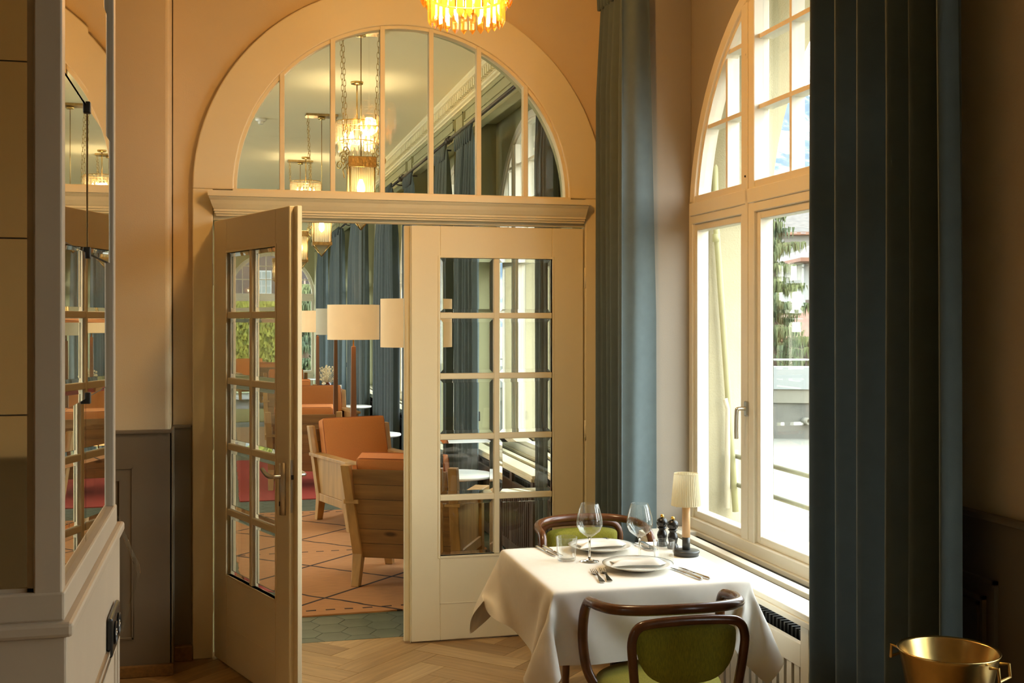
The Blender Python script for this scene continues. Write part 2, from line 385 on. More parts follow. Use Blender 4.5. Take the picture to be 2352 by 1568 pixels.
for i in range(int((2.3-LX0)/hx)+2):
    for j in range(int((LY1-TH)/hy)+2):
        cx = LX0+i*hx; cy = TH+j*hy+(hy/2 if i % 2 else 0)
        hexp = [(cx+(hr-.0022)*math.cos(R(60*k)), cy+(hr-.0022)*math.sin(R(60*k))) for k in range(6)]
        q = clip(hexp, LX0, TH+.003, 2.29, LY1)
        if not q: continue
        if cy < 6.95 and cx > -.1 and cx < 2.2:
            z = random.uniform(-.0006, .0006)
            if q == hexp or (len(q) == 6 and cy > TH+.12):
                if tilemesh is None:
                    o = obj('tile', MB().prism([(p[0]-cx, p[1]-cy) for p in hexp], -.004, 0, 'xy'), HEXT, lfl, (cx, cy, z)); tilemesh = o.data
                else: obj('tile', None, None, lfl, (cx, cy, z), mesh=tilemesh)
            else: obj('tile', MB().prism([(p[0]-cx, p[1]-cy) for p in q], -.004, 0, 'xy'), HEXT, lfl, (cx, cy, z))
            near += 1
        elif cx > -2.2: rest.prism(q, -.004, 0, 'xy')
obj('tile_field', rest, HEXT, lfl, kind='stuff', fix=False)
def wall(name, mb, m, label): return tag(obj(name, mb, m), label, 'wall', kind='structure')
IDM = lambda u, d, z: (u, d, z)
YM = lambda u, d, z: (d, u, z)
# wall with the double doors: dining side, lounge side
wb = wall('wall_back', MB().arch(-.26, 2.02, 0, CZ, .92, .99, 2.36, 0, 5.99, 6.06, IDM, n=40), PLASTER, 'beige plaster wall around the arched double doorway')
wl = wall('wall_lounge_front', MB().arch(LX0, 2.02, 0, CZ, .92, .935, 2.36, 0, 6.06, 6.28, IDM, n=40), GREEN, 'sage green back of the doorway wall seen through the fanlight')
wp = wall('wall_pier', B(-3.5, 5.75, 0, -.265, 6.06, CZ), PLASTER, 'projecting beige plaster pier left of the doorway')
wp.modifiers.new('bevel', 'BEVEL').width = .02; wp.modifiers['bevel'].segments = 3
wall('wall_left', B(-3.6, FY0, 0, -3.5, 5.75, CZ), PLASTER, 'plain beige plaster wall on the left of the dining room')
wall('wall_front', B(-3.6, FY0-.1, 0, 2.75, FY0, CZ), PLASTER, 'beige plaster wall behind the dining room opposite the doors')
tag(obj('ceiling', B(-3.6, FY0, CZ, 2.75, 6.06, CZ+.1), PLASTER), 'beige plaster ceiling of the dining room', 'ceiling', kind='structure')
tag(obj('ceiling', B(LX0, 6.06, CZ, 2.75, LY1+.4, CZ+.1), CEIL), 'ivory ceiling of the lounge with hanging lanterns', 'ceiling', kind='structure')
mb = MB(); e_ = [6.06, 10.2, 14.2, 18.2, 22.2, LY1]
for i, c_ in enumerate((8.2, 12.2, 16.2, 20.2, 24.2)): mb.arch(e_[i], e_[i+1], 0, CZ, c_, 1.165, 2.15, .62, LX0-.25, LX0, YM, n=24)
wall('wall_lounge_left', mb, GREEN, 'sage green long wall of the lounge opposite its windows')
wall('wall_far', MB().arch(LX0, 2.30, 0, CZ, 1.03, 1.02, 2.28, 0, LY1, LY1+.25, IDM), GREEN, 'pale green end wall of the lounge around the arched garden door')
# window wall: inner leaf with straight-headed niches, outer leaf with arched openings
NH = 3.42; NW = 1.18
def side_wall(name, mname, ya, yb, cs, m, label):
    mb = MB()
    edges = [ya]
    for c_ in cs: edges += [c_-NW, c_+NW]
    edges.append(yb)
    for a, b in zip(edges[0::2], edges[1::2]): mb.box(2.02, a, 0, 2.30, b, CZ)
    for c_ in cs: mb.box(2.02, c_-NW, NH, 2.30, c_+NW, CZ)
    return wall(name, mb, m, label)
side_wall('wall_right', '', FY0, 6.06, [1.30, 4.27], PLASTER, 'beige plaster window wall of the dining room with deep niches')
side_wall('wall_lounge_right', '', 6.06, LY1, WYC[2:], GREEN, 'sage green window wall of the lounge with curtained niches')
def outer(ya, yb, cs, mi, label, name):
    mb = MB(); e = [ya]
    for a, b in zip(cs[:-1], cs[1:]): e.append((a+b)/2)
    e.append(yb)
    for i, c_ in enumerate(cs): mb.arch(e[i], e[i+1], -.5, CZ, c_, 1.195, 2.15, .62, 2.345, 2.75, YM, n=32)
    wall(name, mb, STUCCO, label)
    mb = MB()
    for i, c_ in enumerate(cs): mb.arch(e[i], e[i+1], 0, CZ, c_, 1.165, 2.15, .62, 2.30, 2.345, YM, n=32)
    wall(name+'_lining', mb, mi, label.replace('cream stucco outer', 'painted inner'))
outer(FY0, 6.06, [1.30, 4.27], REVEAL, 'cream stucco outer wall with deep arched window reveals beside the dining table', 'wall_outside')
outer(6.06, LY1+.25, WYC[2:], GREEN, 'cream stucco outer wall with arched window reveals along the lounge', 'wall_outside_lounge')
# niche reveals painted taupe in the dining room (far cheek of each niche)
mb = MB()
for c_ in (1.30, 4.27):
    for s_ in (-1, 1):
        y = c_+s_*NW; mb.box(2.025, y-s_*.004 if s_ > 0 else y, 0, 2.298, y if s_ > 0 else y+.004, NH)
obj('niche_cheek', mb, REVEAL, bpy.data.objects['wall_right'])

# ---------------------------------------------------------------- wainscot
def panelling(name, label, x0, x1, y, h, panels, face=-1):
    """boarded dado on a wall of constant y, its face looking to -y"""
    t = thing(name, label, 'wainscot', (0, 0, 0)); t['kind'] = 'structure'
    obj('backboard', B(x0, y, 0, x1, y+face*.015, h-.012), WAINS, t)
    obj('cap_rail', B(x0-.004, y, h-.014, x1+.004, y+face*.028, h+.004), WAINS, t, bevel=.005)
    for (a, b, z0, z1) in panels:
        for k, (o_, d) in enumerate(((0, .020), (.055, .028), (.075, .022))):
            mb = MB(); w_ = .010
            A, B_, Z0, Z1 = a+o_, b-o_, z0+o_, z1-o_; yy = y+face*.014
            for q in ((A, Z0, A+w_, Z1), (B_-w_, Z0, B_, Z1), (A, Z0, B_, Z0+w_), (A, Z1-w_, B_, Z1)):
                mb.box(q[0], yy, q[1], q[2], y+face*d, q[3])
            obj('panel_moulding', mb, WAINS, t, bevel=.002, seg=1)
    return t
panelling('trim_5', 'taupe panelled dado on the projecting pier left of the doors', -2.4, -.252, 5.75, 1.172, [(-1.00, -.43, .18, 1.0), (-1.8, -1.15, .18, 1.0)])
panelling('trim_6', 'dark taupe dado strip between pier and door frame', -.262, -.172, 5.985, 1.172, [])
d5 = obj('pier_corner_board', B(-.268, 5.735, 0, -.250, 5.985, 1.170), WAINS, bpy.data.objects['trim_5'], bevel=.006)
tag(obj('baseboard_back', B(-2.4, 5.712, 0, -.245, 5.737, .055), SKIRT, bevel=.004), 'low oak skirting at the foot of the taupe pier', 'baseboard', kind='structure')
tag(obj('baseboard_door', B(-.25, 5.93, 0, -.165, 5.972, .075), SKIRT, bevel=.004), 'short oak skirting block beside the door frame', 'baseboard', kind='structure')
t = thing('trim_7', 'dark taupe dado at the right edge behind the gilt bucket', 'wainscot', kind='structure')
obj('backboard', B(2.02, 2.49, 0, 2.005, 3.09, 1.165), WAINS, t); obj('cap_rail', B(2.02, 2.49, 1.158, 1.99, 3.09, 1.176), WAINS, t, bevel=.005)
for o_ in (0, .05, .07):
    mb = MB()
    A, B_, Z0, Z1 = 2.66+o_, 3.03-o_, .2+o_, 1.0-o_
    for q in ((A, Z0, A+.01, Z1), (B_-.01, Z0, B_, Z1), (A, Z0, B_, Z0+.01), (A, Z1-.01, B_, Z1)): mb.box(1.992, q[0], q[1], 2.006, q[2], q[3])
    obj('panel_moulding', mb, WAINS, t)
t = thing('trim_8', 'dark taupe dado along the wall opposite the doors', 'wainscot', kind='structure')
obj('backboard', B(-3.5, FY0, 0, 2.0, FY0+.015, 1.165), WAINS, t); obj('cap_rail', B(-3.5, FY0, 1.158, 2.0, FY0+.03, 1.176), WAINS, t)

# ---------------------------------------------------------------- arched casing, cornice, fanlight
t1 = thing('trim_1', 'broad cream arched casing around the double doors and fanlight', 'casing', kind='structure')
obj('arch_band', MB().ring(.92, 2.36, .885, 1.085, 5.955, 6.02, 0, math.pi, 60), CREAM, t1, bevel=.006)
obj('inner_bead', MB().ring(.92, 2.36, .868, .893, 5.972, 6.03, 0, math.pi, 60), CREAM, t1, bevel=.003)
for s_ in (0, 1):
    x0, x1 = ((-.165, -.066), (1.897, 2.003))[s_]
    obj('upright', B(x0, 5.955, 0, x1, 6.03, 2.36), CREAM, t1, bevel=.005)
obj('header', B(-.066, 5.972, 2.206, 1.897, 6.03, 2.345), CREAM, t1, bevel=.003)
def layered(name, x0, x1, y, prof, m, parent, label=None):
    mb = MB(); vs = []; fs = []
    for (p, z) in prof: vs += [(x0-p*.55, y, z), (x0-p*.55, y-p, z), (x1+p*.12, y-p, z), (x1+p*.12, y, z)]
    for i in range(len(prof)-1):
        for k in range(4): fs.append((i*4+k, i*4+(k+1) % 4, (i+1)*4+(k+1) % 4, (i+1)*4+k))
    n_ = len(prof)-1; fs += [(0, 1, 2, 3), (n_*4+3, n_*4+2, n_*4+1, n_*4)]
    mb.add(vs, fs); return obj(name, mb, m, parent)
t2 = thing('trim_2', 'moulded cream cornice between the doors and the fanlight', 'cornice', kind='structure')
layered('cornice', -.045, 1.885, 5.955, [(0, 2.225), (.012, 2.225), (.012, 2.236), (.022, 2.236), (.022, 2.247), (.030, 2.247), (.030, 2.256), (.036, 2.262), (.050, 2.282), (.060, 2.300), (.072, 2.312), (.072, 2.318), (.082, 2.318), (.082, 2.346), (0, 2.352)], CREAM, t2)
fan = thing('window_1', 'half-round fanlight of seven panes above the double doors', 'window', kind='structure')
obj('sill', B(.03, 5.94, 2.346, 1.81, 6.03, 2.364), CREAM, fan, bevel=.003)
fx = [.032]+[.92+(k-2.5)*.2575 for k in range(6)]+[1.808]
for x in fx[1:-1]:
    h = 2.36+math.sqrt(max(0, .885**2-(x-.92)**2))
    obj('mullion', B(x-.0125, 5.965, 2.362, x+.0125, 6.012, h), CREAM, fan, bevel=.002, seg=1)
for a, b in zip(fx[:-1], fx[1:]):
    n = 10; pts = [(a, 2.362), (b, 2.362)]
    for i in range(n+1):
        x = b+(a-b)*i/n; pts.append((x, 2.362+math.sqrt(max(0.0004, .88**2-(x-.92)**2))))
    obj('pane', MB().prism(pts, 5.990, 5.994), GLASSD, fan)

# ---------------------------------------------------------------- glazed doors
def door(name, label, cat, hinge, ang, mir, W=.985, H=2.198):
    """local: x from hinge to latch, y = thickness (0 room face .. .045), z up; mir mirrors x"""
    t = thing(name, label, cat, hinge, ang, kind='structure')
    sgn = -1 if mir else 1
    def bx(nm, x0, y0, z0, x1, y1, z1, m=CREAM, bv=.003, par=t, lab=None): return obj(nm, B(sgn*x0, y0, z0, sgn*x1, y1, z1), m, par, bevel=bv, seg=1, label=lab)
    g0, g1, z0, z1 = .180, .796, .452, 2.030; zb = .008
    bx('stile', .004, 0, zb, g0, .045, H); bx('stile', g1, 0, zb, W-.035, .045, H)
    bx('rebate_lip', W-.037, .022, zb, W, .045, H)
    bx('top_rail', g0, 0, z1, g1, .045, H); bx('bottom_rail', g0, 0, zb, g1, .045, z0)
    for (a, b, c_, d) in ((g0-.002, .20, g1+.002, .204), (g0-.002, .20, g0+.002, .44), (g1-.002, .2, g1+.002, .44)):
        bx('panel_bead', a, -.002, b, c_, .003, d, bv=0)
    for (a, b, c_, d) in ((g0-.012, z0-.012, g0, z1+.012), (g1, z0-.012, g1+.012, z1+.012), (g0, z1, g1, z1+.012), (g0, z0-.012, g1, z0)):
        bx('glazing_bead', a, -.003, b, c_, .048, d, bv=.001)
    xm = (g0+g1)/2; bx('muntin', xm-.0155, .003, z0, xm+.0155, .042, z1)
    ph = (z1-z0+.032)/5
    for k in range(1, 5):
        zc = z0-.016+k*ph; bx('muntin', g0, .0045, zc-.0155, g1, .0405, zc+.0155)
    for cx0, cx1 in ((g0, xm-.0155), (xm+.0155, g1)):
        for k in range(5):
            a0, a1 = z0-.016+k*ph+.0155, z0-.016+(k+1)*ph-.0155
            bv = .020; e = .0015
            p = obj('pane', B(sgn*(cx0+bv), .0195, a0+bv, sgn*(cx1-bv), .0255, a1-bv), GLASSD, t)
            o = [(cx0+e, a0+e), (cx1-e, a0+e), (cx1-e, a1-e), (cx0+e, a1-e)]; i_ = [(cx0+bv, a0+bv), (cx1-bv, a0+bv), (cx1-bv, a1-bv), (cx0+bv, a1-bv)]
            vs = [(sgn*q[0], .0212, q[1]) for q in o]+[(sgn*q[0], .0195, q[1]) for q in i_]+[(sgn*q[0], .0238, q[1]) for q in o]+[(sgn*q[0], .0255, q[1]) for q in i_]
            fs = []
            for q in range(4): r_ = (q+1) % 4; fs += [(q, r_, 4+r_, 4+q), (8+q, 12+q, 12+r_, 8+r_), (q, 8+q, 8+r_, r_), (4+q, 4+r_, 12+r_, 12+q)]
            obj('bevel', MB().add(vs, fs), BEVEL, p)
    for zc in (.28, 1.10, 1.93):
        obj('hinge', MB().tube([(sgn*-.006, -.006, zc-.055), (sgn*-.006, -.006, zc+.055)], .0075, 8), CREAM, t)
    return t, bx
dr, _bx = door('door_1', 'closed cream glazed door leaf behind the table, right of the opening', 'door', (1.893, 5.968, 0), 0, True)
obj('astragal', B(-.955, -.010, .008, -.985+.028, .002, 2.198), CREAM, dr, bevel=.003)
dl, bx = door('door_2', 'open cream glazed door leaf with a lever handle, swung into the room', 'door', (-.062, 5.968, 0), math.atan2(-.939, .345), False)
# lever handles, both faces, lock plate on the edge
for s_, y in ((-1, 0), (1, .045)):
    hx_ = .895
    pl = obj('handle_plate', MB().tube([(hx_, y+s_*.003, .845), (hx_, y+s_*.003, 1.075)], .019, 12), NICKEL, dl)
    pl.scale = (1, 1, 1)
    lv = MB().tube(smoothpath([(hx_, y, 1.015), (hx_, y+s_*.045, 1.015), (hx_-.02, y+s_*.058, 1.014), (hx_-.06, y+s_*.058, 1.018), (hx_-.125, y+s_*.052, 1.035)], 4), [.009]*9+[.010]*4+[.0095]*4, 10)
    obj('handle', lv, NICKEL, dl)
    obj('keyhole', B(hx_-.003, y, .885, hx_+.003, y+s_*.0235, .905), BLACK, dl)
obj('lock_plate', B(.950, .006, .86, .9515, .018, 1.09), NICKEL, dl)
obj('latch', B(.9515, .008, 1.005, .960, .016, 1.025), DARK, dl)

# ---------------------------------------------------------------- arched windows
def window(name, label, loc, rz, fine=True, r=1.153, zs=2.15, zb=.65, m=CREAMW, door_like=False):
    t = thing(name, label, 'window', loc, rz, kind='structure')
    k = r/1.153; ml, mr = .43*k, .56*k; g = r-.03
    H = lambda x, rr: zs+math.sqrt(max(0, rr*rr-x*x))
    a0 = math.asin((2.28-zs)/r)
    D = lambda a: .045*a
    obj('arch_frame', MB().ring(0, zs, r-.028, r+.03, -.012, .05, a0, math.pi-a0, 36), m, t, bevel=.003, seg=1)
    obj('inner_arch_frame', MB().ring(0, zs, r-.045, r-.026, .004, .070, a0, math.pi-a0, 36), m, t)
    for s_ in (-1, 1):
        obj('jamb', B(s_*(r-.02), -.012, zb, s_*(r+.03), .05, 2.3), m, t, bevel=.003, seg=1)
        x0, x1 = s_*ml, s_*mr
        obj('mullion', B(x0, -.016, zb, x1, .060, H(mr, r-.02)), m, t, bevel=.003, seg=1)
        if fine:
            obj('mullion_bead', B((x0+x1)/2-.012, -.022, zb+.06, (x0+x1)/2+.012, -.014, H(mr, r-.02)), m, t, bevel=.002, seg=1)
    obj('transom', B(-r, -.022, 2.225, r, .05, 2.292), m, t, bevel=.004, seg=1)
    obj('transom_rail', B(-r, -.014, 2.185, r, .05, 2.226), m, t, bevel=.003, seg=1)
    obj('transom_sash_rail', B(-r, -.010, 2.290, r, .05, 2.325), m, t, bevel=.003, seg=1)
    obj('bottom_rail', B(-r-.02, -.022, zb, r+.02, .05, zb+.055), m, t, bevel=.004, seg=1)
    if door_like: obj('lower_panel', B(-r, -.005, .05, r, .05, zb), m, t)
    # lights
    for (a, b) in ((-r+.02, -mr), (-ml, ml), (mr, r-.02)):
        z0, z1 = zb+.055, 2.185; s_ = .035
        mb = MB(); mb.box(a, 0, z0, a+s_, .062, z1).box(b-s_, 0, z0, b, .062, z1).box(a+s_, 0, z0, b-s_, .062, z0+s_).box(a+s_, 0, z1-s_, b-s_, .062, z1)
        sash = obj('sash', mb, m, t, bevel=.003 if fine else 0, seg=1)
        obj('pane', B(a+s_, .022, z0+s_, b-s_, .026, z1-s_), GLASSW, sash)
        # upper light
        n = 8; A, B_ = a+(.012 if abs(a) > ml+.01 and a < 0 else 0), b
        lo, hi = min(A, B_), max(A, B_); pts = [(lo, 2.325), (hi, 2.325)]
        for i in range(n+1):
            x = hi+(lo-hi)*i/n; pts.append((x, max(2.33, H(min(abs(x), r-.031), r-.03))))
        obj('pane', MB().prism(pts, .028, .032), GLASSW, t)
    for x in (-.143*k, .143*k, -.78*k, .78*k):
        obj('glazing_bar', B(x-.010, .014, 2.325, x+.010, .075, H(x, r-.03)), m, t)
    for z in (2.655, 2.970):
        xx = math.sqrt(max(0, (r-.03)**2-(z-zs)**2))
        obj('glazing_bar', B(-min(ml, xx), .012, z-.010, min(ml, xx), .077, z+.010), m, t)
        if xx > mr:
            for s_ in (-1, 1): obj('glazing_bar', B(s_*mr, .012, z-.010, s_*xx, .077, z+.010), m, t)
    return t
RW = -math.pi/2
wm = window('window_2', 'tall arched casement window beside the laid table with a mountain view', (2.30, 4.27, 0), RW)
hd = MB().tube(smoothpath([(-.495, -.016, 1.30), (-.495, -.06, 1.30), (-.497, -.068, 1.285), (-.505, -.066, 1.20), (-.507, -.064, 1.165)], 4), .009, 10)
hp = obj('handle', hd, NICKEL, wm); obj('handle_plate', B(-.511, -.028, 1.265, -.479, -.014, 1.335), NICKEL, hp, bevel=.006)
for z, y_ in ((2.9, -.019), (2.35, -.024)): obj('screw_cover', MB().lathe([(0, 0), (.005, 0), (.005, .003), (0, .003)], 8), DARK, wm, (-.50, y_, z), (R(90), 0, 0))
window('window_11', 'arched window of the dining room nearest the camera, outside the picture', (2.30, 1.30, 0), RW, False)
for i, yc in enumerate(WYC[2:]):
    window('window_%d' % (3+i), ['arched lounge window nearest the doorway, seen through the fanlight', 'second arched lounge window from the doorway', 'third arched lounge window from the doorway', 'fourth arched lounge window from the doorway', 'fifth arched lounge window from the doorway', 'sixth arched lounge window from the doorway', 'last arched lounge window before the end wall'][i], (2.30, yc, 0), RW, i < 2)
for i, c_ in enumerate((8.2, 12.2, 16.2, 20.2, 24.2)): window('window_%d' % (12+i), 'arched window added for daylight in the unseen left wall of the lounge, number %s from the doorway' % ('one', 'two', 'three', 'four', 'five')[i], (LX0-.02, c_, 0), math.pi/2, False)  # unseen windows, added to bring more daylight into the lounge
window('window_10', 'arched garden door with a grid of panes in the far end wall', (1.03, LY1+.05, 0), 0, False, r=.98, zs=2.28, zb=.42, door_like=True)

# ---------------------------------------------------------------- lounge cornice with dentils, panel mouldings
t = thing('trim_3', 'cream dentilled cornice under the lounge ceiling above the windows', 'cornice', kind='structure')
prof = [(2.02, 3.56), (2.005, 3.56), (2.005, 3.575), (1.985, 3.58), (1.985, 3.60), (1.975, 3.60), (1.975, 3.665), (1.93, 3.675), (1.93, 3.69), (1.915, 3.70), (1.915, CZ), (2.02, CZ)]
obj('moulding', MB().prism(prof, 6.28, LY1, 'xz'), CEIL, t)
dm = None
for k in range(285):
    y = 6.33+k*.074
    if dm is None: o = obj('dentil', B(-.022, -.021, -.031, .022, .021, .031), CEIL, t, (1.962, y, 3.634)); dm = o.data
    else: obj('dentil', None, None, t, (1.962, y, 3.634), mesh=dm)
t = thing('trim_4', 'raised rectangular frames on the green wall above the lounge windows', 'moulding', kind='structure')
for yc in WYC[2:]:
    for (a, b) in ((yc-1.18, yc+1.18), (yc+1.24, yc+1.61)):
        mb = MB(); z0, z1 = 3.40, 3.53
        z0 = 3.30 if b-a < .5 else 3.43
        for q in ((a, z0, a+.015, z1), (b-.015, z0, b, z1), (a, z0, b, z0+.012), (a, z1-.012, b, z1)): mb.box(2.008, q[0], q[1], 2.02, q[2], q[3])
        obj('frame', mb, GREEN, t)
t = thing('trim_9', 'sage cove moulding at the head of the window niches in the lounge', 'moulding', kind='structure')
for yc in WYC[2:]:
    obj('cove', MB().prism([(2.02, 3.33), (2.10, 3.33), (2.13, 3.36), (2.15, 3.42), (2.02, 3.42)], yc-NW, yc+NW, 'xz'), GREEN, t)
